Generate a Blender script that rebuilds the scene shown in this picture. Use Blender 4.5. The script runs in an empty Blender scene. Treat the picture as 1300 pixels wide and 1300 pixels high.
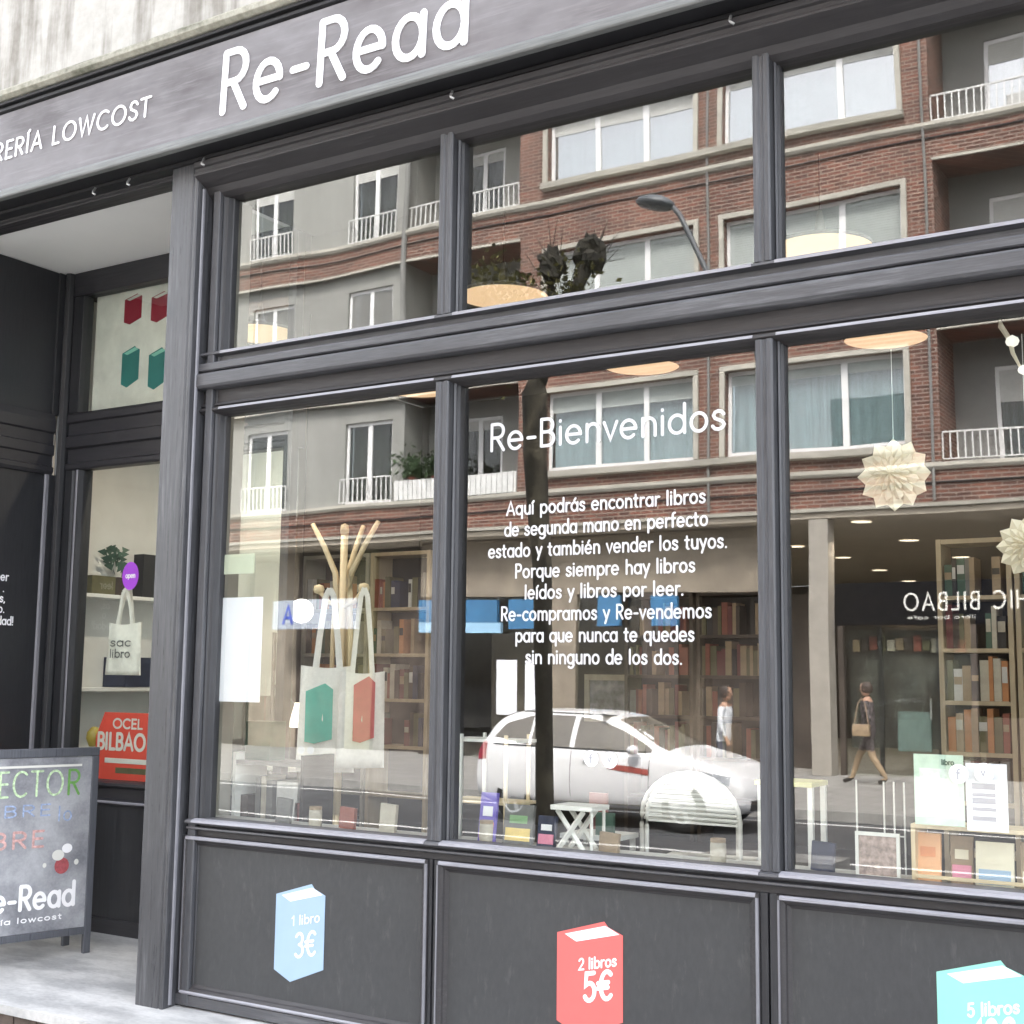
import bpy, bmesh, math, random
from mathutils import Vector, Matrix
from mathutils.bvhtree import BVHTree
random.seed(7)
PI = math.pi; R = math.radians
S = bpy.context.scene; COL = S.collection

# ------------------------------------------------------------------ camera
cam = bpy.data.cameras.new('camera'); co = bpy.data.objects.new('camera', cam); COL.objects.link(co)
yaw, pit, rol = R(31.8525), R(7.2013), R(.67625)
f = Vector((-math.sin(yaw)*math.cos(pit), math.cos(yaw)*math.cos(pit), math.sin(pit)))
r = Vector((math.cos(yaw), math.sin(yaw), 0)); u = r.cross(f)
r2 = r*math.cos(rol)+u*math.sin(rol); u2 = -r*math.sin(rol)+u*math.cos(rol)
M = Matrix((r2, u2, -f)).transposed().to_4x4(); M.translation = (0, -4.8, 1.62)
co.matrix_world = M
cam.sensor_width = 36; cam.lens = 1668.7/1300*36; cam.clip_start = .05; cam.clip_end = 800
S.camera = co

# ------------------------------------------------------------------ world, sun, exposure
W = bpy.data.worlds.new('World'); S.world = W; W.use_nodes = True
nt = W.node_tree; bgn = nt.nodes['Background']
sky = nt.nodes.new('ShaderNodeTexSky'); sky.sky_type = 'NISHITA'; sky.sun_disc = False
sky.sun_elevation = R(54); sky.sun_rotation = R(18); sky.air_density = 1.0; sky.dust_density = 4.0; sky.ozone_density = 1.0
hs = nt.nodes.new('ShaderNodeHueSaturation'); hs.inputs['Saturation'].default_value = .26
nt.links.new(sky.outputs[0], hs.inputs['Color']); nt.links.new(hs.outputs[0], bgn.inputs[0])
bgn.inputs[1].default_value = .15
sun = bpy.data.lights.new('sun', 'SUN'); sun.energy = 1.5; sun.angle = R(12); sun.color = (1, .96, .9)
so = bpy.data.objects.new('sun', sun); COL.objects.link(so)
# sky sun_rotation is measured clockwise from +Y; the lamp is aimed the same way
_e, _a = R(54), R(18)
sd = Vector((math.sin(_a)*math.cos(_e), math.cos(_a)*math.cos(_e), math.sin(_e)))
so.rotation_euler = (-sd).to_track_quat('-Z', 'Y').to_euler(); so.location = (0, -8, 20)
S.view_settings.view_transform = 'Standard'; S.view_settings.look = 'None'
S.view_settings.gamma = 1; S.view_settings.exposure = 3.4
S.render.engine = 'CYCLES'
S.cycles.transparent_max_bounces = 24; S.cycles.max_bounces = 10

# ------------------------------------------------------------------ materials
def newmat(name):
    m = bpy.data.materials.new(name); m.use_nodes = True
    return m, m.node_tree, m.node_tree.nodes['Principled BSDF']
def ramp(nt, fac, a, b, p0=.35, p1=.7):
    c = nt.nodes.new('ShaderNodeValToRGB'); c.color_ramp.elements[0].color = (*a, 1); c.color_ramp.elements[1].color = (*b, 1)
    c.color_ramp.elements[0].position = p0; c.color_ramp.elements[1].position = p1
    nt.links.new(fac, c.inputs[0]); return c.outputs[0]
def noise(nt, scale, det=4, stretch=(1,1,1), coord='Object', rough=.6):
    t = nt.nodes.new('ShaderNodeTexCoord'); mp = nt.nodes.new('ShaderNodeMapping'); mp.inputs['Scale'].default_value = stretch
    n = nt.nodes.new('ShaderNodeTexNoise'); n.inputs['Scale'].default_value = scale; n.inputs['Detail'].default_value = det
    n.inputs['Roughness'].default_value = rough
    nt.links.new(t.outputs[coord], mp.inputs[0]); nt.links.new(mp.outputs[0], n.inputs['Vector'])
    return n.outputs['Fac']
def bump(nt, b, fac, st=.3, dist=.002):
    n = nt.nodes.new('ShaderNodeBump'); n.inputs['Strength'].default_value = st; n.inputs['Distance'].default_value = dist
    nt.links.new(fac, n.inputs['Height']); nt.links.new(n.outputs[0], b.inputs['Normal'])
def mixc(nt, fac, a, b, mode='MIX'):
    m = nt.nodes.new('ShaderNodeMix'); m.data_type = 'RGBA'; m.blend_type = mode
    for s_, v in ((0, fac), (6, a), (7, b)):
        if hasattr(v, 'is_linked'): nt.links.new(v, m.inputs[s_])
        elif isinstance(v, (int, float)): m.inputs[s_].default_value = v
        else: m.inputs[s_].default_value = (*v, 1)
    return m.outputs[2]
MATS = {}
def plain(name, col, rough=.6, var=.12, scale=6, spec=.5, metal=0, bmp=0, stretch=(1,1,1)):
    if name in MATS: return MATS[name]
    m, nt, b = newmat(name); b.inputs['Roughness'].default_value = rough; b.inputs['Metallic'].default_value = metal
    b.inputs['Specular IOR Level'].default_value = spec
    n = noise(nt, scale, 5, stretch)
    lo = tuple(c*(1-var) for c in col); hi = tuple(min(1, c*(1+var)) for c in col)
    nt.links.new(ramp(nt, n, lo, hi), b.inputs['Base Color'])
    if bmp: bump(nt, b, n, bmp, .004)
    MATS[name] = m; return m
def wood_paint(name, axis, base=(.066,.067,.074), hi=(.36,.36,.38), worn=.85, rough=.42):
    m, nt, b = newmat(name)
    st = {'x': (.05,1,1), 'y': (1,.05,1), 'z': (1,1,.05)}[axis]
    n1 = noise(nt, 60, 6, st, rough=.7); n2 = noise(nt, 2.2, 4, tuple(.5+.5*s for s in st)); n3 = noise(nt, 220, 3, st)
    c1 = ramp(nt, n1, base, hi, .47, .80)
    c2 = mixc(nt, ramp(nt, n2, (0,0,0), (worn,)*3, .40, .68), base, c1)
    c3 = mixc(nt, .35, c2, ramp(nt, n3, tuple(c*.55 for c in base), tuple(c*1.5 for c in base), .3, .7))
    nt.links.new(c3, b.inputs['Base Color'])
    nt.links.new(ramp(nt, n1, (rough-.1,)*3, (rough+.22,)*3), b.inputs['Roughness'])
    bump(nt, b, n1, .35, .0016); MATS[name] = m; return m
WX = wood_paint('painted_wood_along_x', 'x'); WY = wood_paint('painted_wood_along_y', 'y'); WZ = wood_paint('painted_wood_along_z', 'z', (.056,.058,.065), (.25,.253,.27), .85)
WZP = wood_paint('pillar_worn_paint', 'z', (.050,.051,.056), (.32,.32,.34), .95, .34)
BEAD = wood_paint('bead_highlight_paint', 'x', (.26,.26,.29), (.62,.62,.66), .8, .33)  # paler than the frame: the edge highlights are in this colour
BEADZ = wood_paint('bead_highlight_paint_vertical', 'z', (.18,.18,.20), (.42,.42,.46), .7, .35)  # upright beads, highlight likewise held in the pale colour
m, nt, b = newmat('sign_board_paint'); n = noise(nt, 1.3, 5, (.7,1,1.6), rough=.6); n2 = noise(nt, 45, 6, (.06,1,1), rough=.7); n3 = noise(nt, 7, 6, (.5,1,1.4))
c_ = mixc(nt, ramp(nt, n, (0,0,0), (1,1,1), .36, .62), (.070,.060,.063), (.185,.178,.186))
c_ = mixc(nt, ramp(nt, n3, (0,0,0), (.6,.6,.6), .42, .7), c_, (.13,.12,.125)); c_ = mixc(nt, ramp(nt, n2, (0,0,0), (.5,.5,.5), .5, .8), c_, (.27,.26,.275))
nt.links.new(c_, b.inputs['Base Color']); b.inputs['Roughness'].default_value = .5; bump(nt, b, n2, .3, .0015); SIGNM = m
m, nt, b = newmat('panel_paint'); n = noise(nt, 3.0, 6); n4 = noise(nt, 40, 5, (1,1,.5))
nt.links.new(mixc(nt, .5, ramp(nt, n, (.039,.041,.044), (.052,.054,.056), .3, .75), ramp(nt, n4, (.035,.036,.039), (.053,.055,.057))), b.inputs['Base Color'])
b.inputs['Roughness'].default_value = .45; bump(nt, b, n4, .12, .001); PANEL = m
nd = noise(nt, 26, 8, (1,1,.25), rough=.75); src = b.inputs['Base Color'].links[0].from_socket
nt.links.new(mixc(nt, ramp(nt, nd, (0,0,0), (.55,.55,.55), .56, .78), src, (.12,.12,.115)), b.inputs['Base Color'])
WXD = wood_paint('shaded_rail_paint', 'x', (.030,.028,.030), (.16,.155,.16), .65, .5); WZD = wood_paint('shaded_stile_paint', 'z', (.026,.027,.031), (.15,.152,.165), .7, .48)  # same paint with the shade of recesses and returns in its colour
DARKP = plain('black_paint_and_shade', (.008,.008,.010), .6, .25, 8)  # also puts deep shade into recesses, gaps and undersides
def glassm(name, fac, tint=(1,1,1), wav=.0):
    m = bpy.data.materials.new(name); m.use_nodes = True; nt = m.node_tree; nt.nodes.clear()
    o = nt.nodes.new('ShaderNodeOutputMaterial'); mx = nt.nodes.new('ShaderNodeMixShader')
    t = nt.nodes.new('ShaderNodeBsdfTransparent'); t.inputs[0].default_value = (*tint, 1)
    g = nt.nodes.new('ShaderNodeBsdfGlossy'); g.inputs['Roughness'].default_value = .009
    fr = nt.nodes.new('ShaderNodeFresnel'); fr.inputs[0].default_value = 1.5
    ad = nt.nodes.new('ShaderNodeMath'); ad.operation = 'ADD'; ad.inputs[1].default_value = fac; ad.use_clamp = True
    geo = nt.nodes.new('ShaderNodeNewGeometry'); sub = nt.nodes.new('ShaderNodeMath'); sub.operation = 'SUBTRACT'; sub.inputs[0].default_value = 1
    nt.links.new(geo.outputs['Backfacing'], sub.inputs[1])      # only the outer skin of each pane mirrors, like a coated pane
    mu = nt.nodes.new('ShaderNodeMath'); mu.operation = 'MULTIPLY'
    nt.links.new(fr.outputs[0], ad.inputs[0]); nt.links.new(ad.outputs[0], mu.inputs[0]); nt.links.new(sub.outputs[0], mu.inputs[1])
    nt.links.new(mu.outputs[0], mx.inputs[0]); nt.links.new(t.outputs[0], mx.inputs[1]); nt.links.new(g.outputs[0], mx.inputs[2])
    if wav:
        n = noise(nt, .9, 1); bn = nt.nodes.new('ShaderNodeBump'); bn.inputs['Strength'].default_value = 1; bn.inputs['Distance'].default_value = wav
        nt.links.new(n, bn.inputs['Height']); nt.links.new(bn.outputs[0], g.inputs['Normal'])
    nt.links.new(mx.outputs[0], o.inputs[0]); MATS[name] = m; return m
GLASS = glassm('shop_window_glass', .135, (.97,.985,.975), .0015)
GLASS2 = glassm('side_window_glass', .05, (.93,.95,.93))
OGLASSD = glassm('house_window_glass_dim', .06, (.62,.66,.64), .0015)
OGLASSM = glassm('house_window_glass_mid', .16, (.72,.78,.78), .0015)
OGLASS = glassm('house_window_glass', .62, (.80,.86,.86), .0015)
WHITEP = plain('white_vinyl', (.86,.86,.88), .5, .02); WHITEV = plain('window_vinyl', (.62,.62,.64), .5, .12, 30)
def emis(name, col, st):
    m, nt, b = newmat(name); b.inputs['Base Color'].default_value = (*col, 1)
    b.inputs['Emission Color'].default_value = (*col, 1); b.inputs['Emission Strength'].default_value = st; MATS[name] = m; return m

# ------------------------------------------------------------------ helpers
class MB:
    def __init__(s): s.v = []; s.f = []
    def add(s, vs, fs):
        k = len(s.v); s.v += [tuple(v) for v in vs]; s.f += [tuple(i+k for i in f_) for f_ in fs]; return s
    def box(s, x0, x1, y0, y1, z0, z1):
        return s.add([(x0,y0,z0),(x1,y0,z0),(x1,y1,z0),(x0,y1,z0),(x0,y0,z1),(x1,y0,z1),(x1,y1,z1),(x0,y1,z1)],
                     [(0,3,2,1),(4,5,6,7),(0,1,5,4),(1,2,6,5),(2,3,7,6),(3,0,4,7)])
    def prism(s, pts, fn0, fn1):
        n = len(pts); a = [fn0(p) for p in pts]; b = [fn1(p) for p in pts]
        return s.add(a+b, [tuple(range(n))[::-1], tuple(range(n, 2*n))]+[(i,(i+1)%n,n+(i+1)%n,n+i) for i in range(n)])
    def px(s, pts, x0, x1): return s.prism(pts, lambda p:(x0,p[0],p[1]), lambda p:(x1,p[0],p[1]))   # (y,z) profile along x
    def pz(s, pts, z0, z1): return s.prism(pts, lambda p:(p[0],p[1],z0), lambda p:(p[0],p[1],z1))
    def py(s, pts, y0, y1): return s.prism(pts, lambda p:(p[0],y0,p[1]), lambda p:(p[0],y1,p[1]))
    def tube(s, path, rad, n=8, cap=True):
        path = [Vector(p) for p in path]; rr = rad if isinstance(rad, (list, tuple)) else [rad]*len(path)
        vs = []; fs = []; up = Vector((0,0,1))
        for i, p in enumerate(path):
            d = (path[min(i+1,len(path)-1)]-path[max(i-1,0)]).normalized()
            a = d.cross(up);  a = d.cross(Vector((1,0,0))) if a.length < .05 else a
            a.normalize(); b_ = d.cross(a)
            for k in range(n):
                t = 2*PI*k/n; vs.append(p+(a*math.cos(t)+b_*math.sin(t))*rr[i])
        for i in range(len(path)-1):
            for k in range(n): fs.append((i*n+k, i*n+(k+1)%n, (i+1)*n+(k+1)%n, (i+1)*n+k))
        if cap: fs += [tuple(range(n))[::-1], tuple((len(path)-1)*n+k for k in range(n))]
        return s.add(vs, fs)
    def lathe(s, prof, c=(0,0,0), n=24):
        vs = []; fs = []
        for (rad, z) in prof:
            for k in range(n): vs.append((c[0]+rad*math.cos(2*PI*k/n), c[1]+rad*math.sin(2*PI*k/n), c[2]+z))
        for i in range(len(prof)-1):
            for k in range(n): fs.append((i*n+k, i*n+(k+1)%n, (i+1)*n+(k+1)%n, (i+1)*n+k))
        return s.add(vs, fs)
    def build(s, name, mat, parent=None, bevel=0, smooth=False, loc=None):
        me = bpy.data.meshes.new(name); me.from_pydata(s.v, [], s.f)
        bm = bmesh.new(); bm.from_mesh(me); bmesh.ops.recalc_face_normals(bm, faces=bm.faces); bm.to_mesh(me); bm.free()
        me.materials.append(mat)
        if smooth: me.polygons.foreach_set('use_smooth', [True]*len(me.polygons))
        o = bpy.data.objects.new(name, me); COL.objects.link(o)
        if bevel:
            bv = o.modifiers.new('bevel', 'BEVEL'); bv.width = bevel; bv.segments = 2; bv.limit_method = 'ANGLE'
        if parent: o.parent = parent
        if loc: o.location = loc
        return o
def tag(o, label=None, cat=None, group=None, kind=None):
    if label: o['label'] = label
    if cat: o['category'] = cat
    if group: o['group'] = group
    if kind: o['kind'] = kind
    return o
def thing(name, label, cat, loc=(0,0,0), rz=0, group=None):
    o = bpy.data.objects.new(name, None); COL.objects.link(o); o.location = loc; o.rotation_euler[2] = rz; o.empty_display_size = .1
    return tag(o, label, cat, group)
def part(o, label): o['label'] = label; return o
def copy_tree(o, parent=None):
    c = o.copy(); COL.objects.link(c)
    if parent: c.parent = parent
    for ch in list(o.children): copy_tree(ch, c)
    return c
def box(name, x0,x1,y0,y1,z0,z1, mat, parent=None, bevel=0): return MB().box(x0,x1,y0,y1,z0,z1).build(name, mat, parent, bevel)

# ---- stroke lettering
def arc(cx, cy, rx, ry, a0, a1, n=14): return [(cx+rx*math.cos(R(a0+(a1-a0)*i/n)), cy+ry*math.sin(R(a0+(a1-a0)*i/n))) for i in range(n+1)]
BOWL = lambda cx: arc(cx,.32,.26,.32,0,360,20)
SS = [(.39,.52),(.32,.61),(.21,.64),(.10,.60),(.05,.49),(.10,.39),(.22,.33),(.34,.27),(.40,.16),(.34,.05),(.21,0),(.09,.03),(.02,.12)]
ACC = lambda x, y: [(x-.03,y),(x+.09,y+.16)]
G = {
'a':(.60,[BOWL(.28),[(.54,.64),(.54,0)]]), 'b':(.62,[[(.06,1),(.06,0)],BOWL(.32)]), 'c':(.50,[arc(.30,.32,.26,.32,50,310)]),
'd':(.60,[BOWL(.28),[(.54,1.02),(.54,0)]]), 'e':(.60,[[(.04,.33),(.52,.33)],arc(.28,.32,.26,.32,0,315,18)]),
'f':(.36,[[(.12,0),(.12,.8)]+arc(.28,.82,.16,.18,170,80,6),[(0,.62),(.3,.62)]]),
'g':(.60,[BOWL(.28),[(.54,.64),(.54,-.08)]+arc(.30,-.08,.24,.24,0,-140,8)]),
'h':(.57,[[(.06,1),(.06,0)],arc(.28,.38,.22,.26,180,0,10)+[(.50,0)]]), 'i':(.16,[[(.06,.64),(.06,0)],[(.06,.86),(.061,.88)]]),
'l':(.16,[[(.06,1),(.06,0)]]), 'm':(.90,[[(.06,.64),(.06,0)],arc(.25,.40,.19,.24,180,0,10)+[(.44,0)],arc(.63,.40,.19,.24,180,0,10)+[(.82,0)]]),
'n':(.57,[[(.06,.64),(.06,0)],arc(.28,.38,.22,.26,180,0,10)+[(.50,0)]]), 'o':(.62,[BOWL(.30)]),
'p':(.62,[[(.06,.64),(.06,-.30)],BOWL(.32)]), 'q':(.60,[BOWL(.28),[(.54,.64),(.54,-.30)]]),
'r':(.36,[[(.06,.64),(.06,0)],arc(.28,.38,.22,.25,180,70,7)]), 's':(.45,[SS]),
't':(.36,[[(.14,.88),(.14,.16)]+arc(.28,.16,.14,.16,180,270,5),[(0,.62),(.30,.62)]]),
'u':(.57,[[(.06,.64),(.06,.26)]+arc(.28,.26,.22,.26,180,360,10),[(.50,.64),(.50,0)]]), 'v':(.48,[[(0,.64),(.23,0),(.46,.64)]]),
'y':(.50,[[(0,.64),(.25,.03)],[(.48,.64),(.14,-.30)]]), 'x':(.48,[[(0,.64),(.44,0)],[(.44,.64),(0,0)]]),
'A':(.72,[[(0,0),(.34,1),(.68,0)],[(.12,.32),(.56,.32)]]),
'B':(.60,[[(.06,0),(.06,1)],[(.06,1),(.28,1)]+arc(.30,.76,.20,.24,90,-90,8)+[(.06,.52)],[(.28,.52)]+arc(.30,.26,.24,.26,90,-90,8)+[(.06,0)]]),
'C':(.76,[arc(.44,.5,.40,.5,50,310,18)]), 'E':(.50,[[(.46,1),(.06,1),(.06,0),(.46,0)],[(.06,.52),(.42,.52)]]),
'H':(.68,[[(.06,1),(.06,0)],[(.62,1),(.62,0)],[(.06,.5),(.62,.5)]]), 'I':(.18,[[(.06,1),(.06,0)]]),
'L':(.48,[[(.06,1),(.06,0),(.44,0)]]), 'O':(.90,[arc(.45,.5,.41,.5,0,360,26)]),
'P':(.56,[[(.06,0),(.06,1)],[(.06,1),(.28,1)]+arc(.30,.74,.22,.26,90,-90,8)+[(.06,.48)]]),
'R':(.60,[[(.06,0),(.06,1)],[(.06,1),(.28,1)]+arc(.30,.74,.23,.26,90,-90,8)+[(.06,.48)],[(.26,.48),(.54,0)]]),
'S':(.52,[[(x*1.25,y*1.5625) for x,y in SS]]), 'T':(.60,[[(0,1),(.58,1)],[(.29,1),(.29,0)]]),
'W':(.98,[[(0,1),(.25,0),(.48,1),(.71,0),(.96,1)]]),
'1':(.36,[[(.04,.78),(.24,1),(.24,0)]]), '2':(.56,[arc(.27,.73,.23,.27,160,-40,10)+[(.03,0),(.52,0)]]),
'3':(.54,[arc(.26,.76,.21,.24,150,-90,10),arc(.26,.26,.24,.26,90,-150,10)]),
'5':(.54,[[(.46,1),(.12,1),(.08,.56)]+arc(.25,.32,.24,.32,110,-150,12)]), '0':(.60,[arc(.29,.5,.25,.5,0,360,20)]),
'€':(.66,[arc(.40,.5,.28,.5,50,310,16),[(0,.60),(.46,.60)],[(0,.42),(.44,.42)]]),
'-':(.40,[[(.05,.36),(.33,.36)]]), '.':(.16,[[(.06,.0),(.061,.02)]]), '!':(.16,[[(.06,1),(.06,.3)],[(.06,.0),(.061,.02)]]), ' ':(.32,[]), ',':(.16,[[(.07,.02),(.02,-.12)]]),
}
G['w']=(.74,[[(0,.64),(.18,0),(.36,.62),(.54,0),(.72,.64)]])
G['á']=(.60,G['a'][1]+[ACC(.28,.78)]); G['é']=(.60,G['e'][1]+[ACC(.28,.78)]); G['í']=(.16,[G['i'][1][0],ACC(.06,.78)]); G['ú']=(.57,G['u'][1]+[ACC(.28,.78)]); G['Í']=(.18,G['I'][1]+[ACC(.06,1.1)])
def letters(text, o, ud, vd, h, w, mat, parent, width, track=.12, align='l', thick=.002):
    """one part per character"""
    tot = sum(G[c][0]+track for c in text)-track; o = Vector(o); ud = Vector(ud).normalized()
    if align == 'r': o = o-ud*width
    x = 0
    for c in text:
        if G[c][1]: lettering('letter', c, o+ud*(x*width/tot), ud, vd, h, w, mat, parent, width=G[c][0]*width/tot, track=0, thick=thick)
        x += G[c][0]+track
def lettering(name, text, o, ud, vd, h, w, mat, parent=None, width=None, track=.12, align='l', thick=.002, spline=None):
    """flat cut letters: o = baseline start, ud/vd = unit directions, h = cap height, w = stroke weight"""
    ud = Vector(ud).normalized(); vd = Vector(vd).normalized(); nd = ud.cross(vd); o = Vector(o)
    x = 0; items = []
    for ch in text:
        adv, st = G[ch]
        items += [[(x+px_, py_) for px_, py_ in s_] for s_ in st]; x += adv+track
    tot = (x-track)*h; sx = (width/tot) if width else 1
    if align == 'c': o = o-ud*(tot*sx/2)
    if align == 'r': o = o-ud*(tot*sx)
    mb = MB()
    for si, pl in enumerate(items):
        P_ = [Vector((a*h*sx, b_*h)) for a, b_ in pl]; closed = (P_[0]-P_[-1]).length < 1e-5 and len(P_) > 4
        if closed: P_ = P_[:-1]
        n = len(P_); L = []; Rr = []; hw = w/2
        for i in range(n):
            a = P_[(i-1)%n] if (closed or i > 0) else None; c = P_[(i+1)%n] if (closed or i < n-1) else None
            d1 = (P_[i]-a).normalized() if a is not None else (c-P_[i]).normalized()
            d2 = (c-P_[i]).normalized() if c is not None else d1
            n1 = Vector((-d1.y, d1.x)); n2 = Vector((-d2.y, d2.x)); mt = (n1+n2)
            mt = mt.normalized() if mt.length > 1e-4 else n1
            k = min(1/max(mt.dot(n1), .45), 1.8)
            L.append(P_[i]+mt*hw*k); Rr.append(P_[i]-mt*hw*k)
        zz = thick+(si % 4)*.0004
        def pt(p, z): return o+ud*p.x+vd*p.y+nd*z
        if closed:
            zb = .0002+(si % 4)*.00004; vs = [pt(p, zz) for p in L]+[pt(p, zz) for p in Rr]+[pt(p, zb) for p in L]+[pt(p, zb) for p in Rr]
            fs = []
            for i in range(n):
                j = (i+1) % n
                fs += [(i,n+i,n+j,j),(i,j,2*n+j,2*n+i),(n+j,n+i,3*n+i,3*n+j)]
            mb.add(vs, fs)
        else:
            d0 = (P_[0]-P_[1]).normalized(); d1 = (P_[-1]-P_[-2]).normalized()
            def capp(c, d, sgn):
                nn = Vector((-d.y, d.x)); return [c+(nn*math.cos(t)+d*math.sin(t))*hw for t in [PI*q/5 for q in range(1, 5)]]
            c1 = capp(P_[-1], d1, 1); c0 = capp(P_[0], d0, 1)
            out = L + c1 + Rr[::-1] + c0
            m_ = len(out); q = len(L); vs = [pt(p, zz) for p in out]+[pt(p, .0002+(si % 4)*.00004) for p in out]
            fs = []
            ri = lambda i: q+len(c1)+(n-1-i)
            for i in range(n-1): fs.append((i, ri(i), ri(i+1), i+1))
            fs.append(tuple([q-1]+[q+k for k in range(len(c1))]+[ri(n-1)])[::-1])
            fs.append(tuple([ri(0)]+[ri(0)+1+k for k in range(len(c0))]+[0])[::-1])
            fs += [(i, (i+1) % m_, m_+(i+1) % m_, m_+i) for i in range(m_)]
            mb.add(vs, fs)
    me = bpy.data.meshes.new(name); me.from_pydata(mb.v, [], mb.f); me.materials.append(mat)
    bm = bmesh.new(); bm.from_mesh(me)
    for fc in bm.faces:
        fc.normal_update()
        if abs(fc.normal.dot(nd)) > .7 and fc.normal.dot(nd) < 0: fc.normal_flip()
    bm.to_mesh(me); bm.free()
    ob = bpy.data.objects.new(name, me); COL.objects.link(ob)
    if parent: ob.parent = parent
    return ob
X3 = (1,0,0); Z3 = (0,0,1)

# ================================================================== GROUND
stone = plain('paving_stone', (.30,.295,.28), .75, .25, 5, bmp=.2)
m, nt, b = newmat('asphalt'); n = noise(nt, 60, 6); n2 = noise(nt, .6, 3)
nt.links.new(mixc(nt, .5, ramp(nt, n, (.045,.046,.05), (.10,.10,.105)), ramp(nt, n2, (.05,.052,.055), (.085,.087,.09))), b.inputs['Base Color'])
b.inputs['Roughness'].default_value = .8; bump(nt, b, n, .3, .004); ASPH = m
m, nt, b = newmat('marble'); n = noise(nt, 2.2, 8, (1,2.6,1), rough=.62); n2 = noise(nt, 30, 4, (1,2,1))
nt.links.new(mixc(nt, .3, ramp(nt, n, (.26,.265,.27), (.56,.56,.55), .38, .60), ramp(nt, n2, (.36,.36,.36), (.62,.62,.61), .3, .6)), b.inputs['Base Color'])
b.inputs['Roughness'].default_value = .35; bump(nt, b, n2, .1, .002); MARB = m
tag(box('ground', -260, 260, -260, 220, -.9, -.262, ASPH), kind='structure')
tag(box('road', -90, 70, -12.6, -5.2, -.40, -.25, ASPH), kind='structure')
m, nt, b = newmat('pavement_tiles'); t = nt.nodes.new('ShaderNodeTexCoord'); bt = nt.nodes.new('ShaderNodeTexBrick')
bt.offset = 0; bt.inputs['Scale'].default_value = 1; bt.inputs['Brick Width'].default_value = .3; bt.inputs['Row Height'].default_value = .3; bt.inputs['Mortar Size'].default_value = .006
bt.inputs['Color1'].default_value = (.27,.26,.245,1); bt.inputs['Color2'].default_value = (.34,.33,.31,1); bt.inputs['Mortar'].default_value = (.10,.10,.09,1)
nt.links.new(t.outputs['Object'], bt.inputs['Vector']); n = noise(nt, 3, 6)
nt.links.new(mixc(nt, .6, bt.outputs['Color'], ramp(nt, n, (.6,.6,.6), (1.1,1.1,1.1)), 'MULTIPLY'), b.inputs['Base Color']); b.inputs['Roughness'].default_value = .7
bump(nt, b, bt.outputs['Fac'], -.4, .004); PAVE = m
tag(box('pavement', -90, 70, -5.05, 6.6, -.40, -.12, PAVE), kind='structure')
tag(box('pavement', -90, 70, -40, -12.75, -.40, -.12, PAVE), kind='structure')
for yk in (-5.2, -12.75):
    kb = tag(box('kerb', -90, 70, yk, yk+.15, -.40, -.115, stone), kind='structure')
PAINT = plain('road_paint', (.72,.72,.70), .6, .12, 9)
for y0, wd in ((-6.15, .10), (-8.75, .12), (-12.2, .10)):
    tag(MB().add([(-40, y0, -.246), (25, y0, -.246), (25, y0+wd, -.246), (-40, y0+wd, -.246)], [(0,1,2,3)]).build('lane_line', PAINT), kind='structure')

# marble threshold under the shopfront, with stone blocks in its riser
stp = tag(MB().add([(-12,-.40,-.045),(2.5,-.40,-.045),(2.5,-.40,-.002),(-12,-.40,-.002),(-12,-.36,.0),(2.5,-.36,.0),(-12,.88,.062),(2.5,.88,.062),(-12,.88,-.045),(2.5,.88,-.045)],
    [(0,1,2,3),(3,2,5,4),(4,5,7,6),(6,7,9,8),(8,9,1,0),(0,3,4,6,8),(1,9,7,5,2)]).build('entrance_step', MARB), kind='structure')
blk = [plain('riser_brown', (.10,.075,.062), .8, .4, 12), plain('riser_cream', (.60,.56,.46), .8, .15, 12), plain('riser_grey', (.25,.23,.21), .8, .3, 12)]
xx = -6.6; k = 0
for wd, mi in [(.3,2),(.22,0),(.5,0),(.17,0),(.19,0),(.45,1),(.5,2),(.55,1),(.6,2)]:
    box('riser_block', xx+.006, xx+wd-.006, -.385, -.2, -.118, -.047, blk[mi], stp, .003); xx += wd

# ================================================================== SHOP BUILDING
STONEW = None
m, nt, b = newmat('pale_wall_stone'); n = noise(nt, 2.0, 6, (3,3,.35)); n2 = noise(nt, 14, 5)
nt.links.new(mixc(nt, .35, ramp(nt, n, (.15,.138,.115), (.45,.44,.415), .36, .52), ramp(nt, n2, (.30,.29,.26), (.52,.51,.49))), b.inputs['Base Color']); b.inputs['Roughness'].default_value = .9
bump(nt, b, n2, .3, .006); STONEW = m
m, nt, b = newmat('weathered_cornice'); n = noise(nt, 3.0, 8, (.8,1,3)); n2 = noise(nt, 25, 6)
nt.links.new(mixc(nt, .4, ramp(nt, n, (.13,.135,.10), (.46,.45,.38), .35, .65), ramp(nt, n2, (.12,.12,.09), (.5,.48,.42))), b.inputs['Base Color']); b.inputs['Roughness'].default_value = .9
bump(nt, b, n2, .5, .008); CORN = m
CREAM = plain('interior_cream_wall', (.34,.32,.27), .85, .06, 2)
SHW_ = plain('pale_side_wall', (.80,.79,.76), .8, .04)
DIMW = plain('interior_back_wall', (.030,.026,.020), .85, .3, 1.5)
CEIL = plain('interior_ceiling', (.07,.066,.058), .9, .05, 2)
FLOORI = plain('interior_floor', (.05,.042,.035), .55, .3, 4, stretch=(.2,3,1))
hb = thing('shop_building', 'old pale stone building above and around the charcoal bookshop front', 'building', (-2, 0, 0))
hb.location = (0,0,0)
box('stone_wall', -14, 6, -.10, .45, 5.023, 11.2, STONEW, hb)
MB().px([(-.22,4.895),(-.245,4.91),(-.245,4.94),(-.21,4.965),(-.17,4.985),(-.17,5.00),(-.10,5.022),(.45,5.022),(.45,4.895)], -14, 6).build('stone_cornice', CORN, hb, .004)
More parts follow.
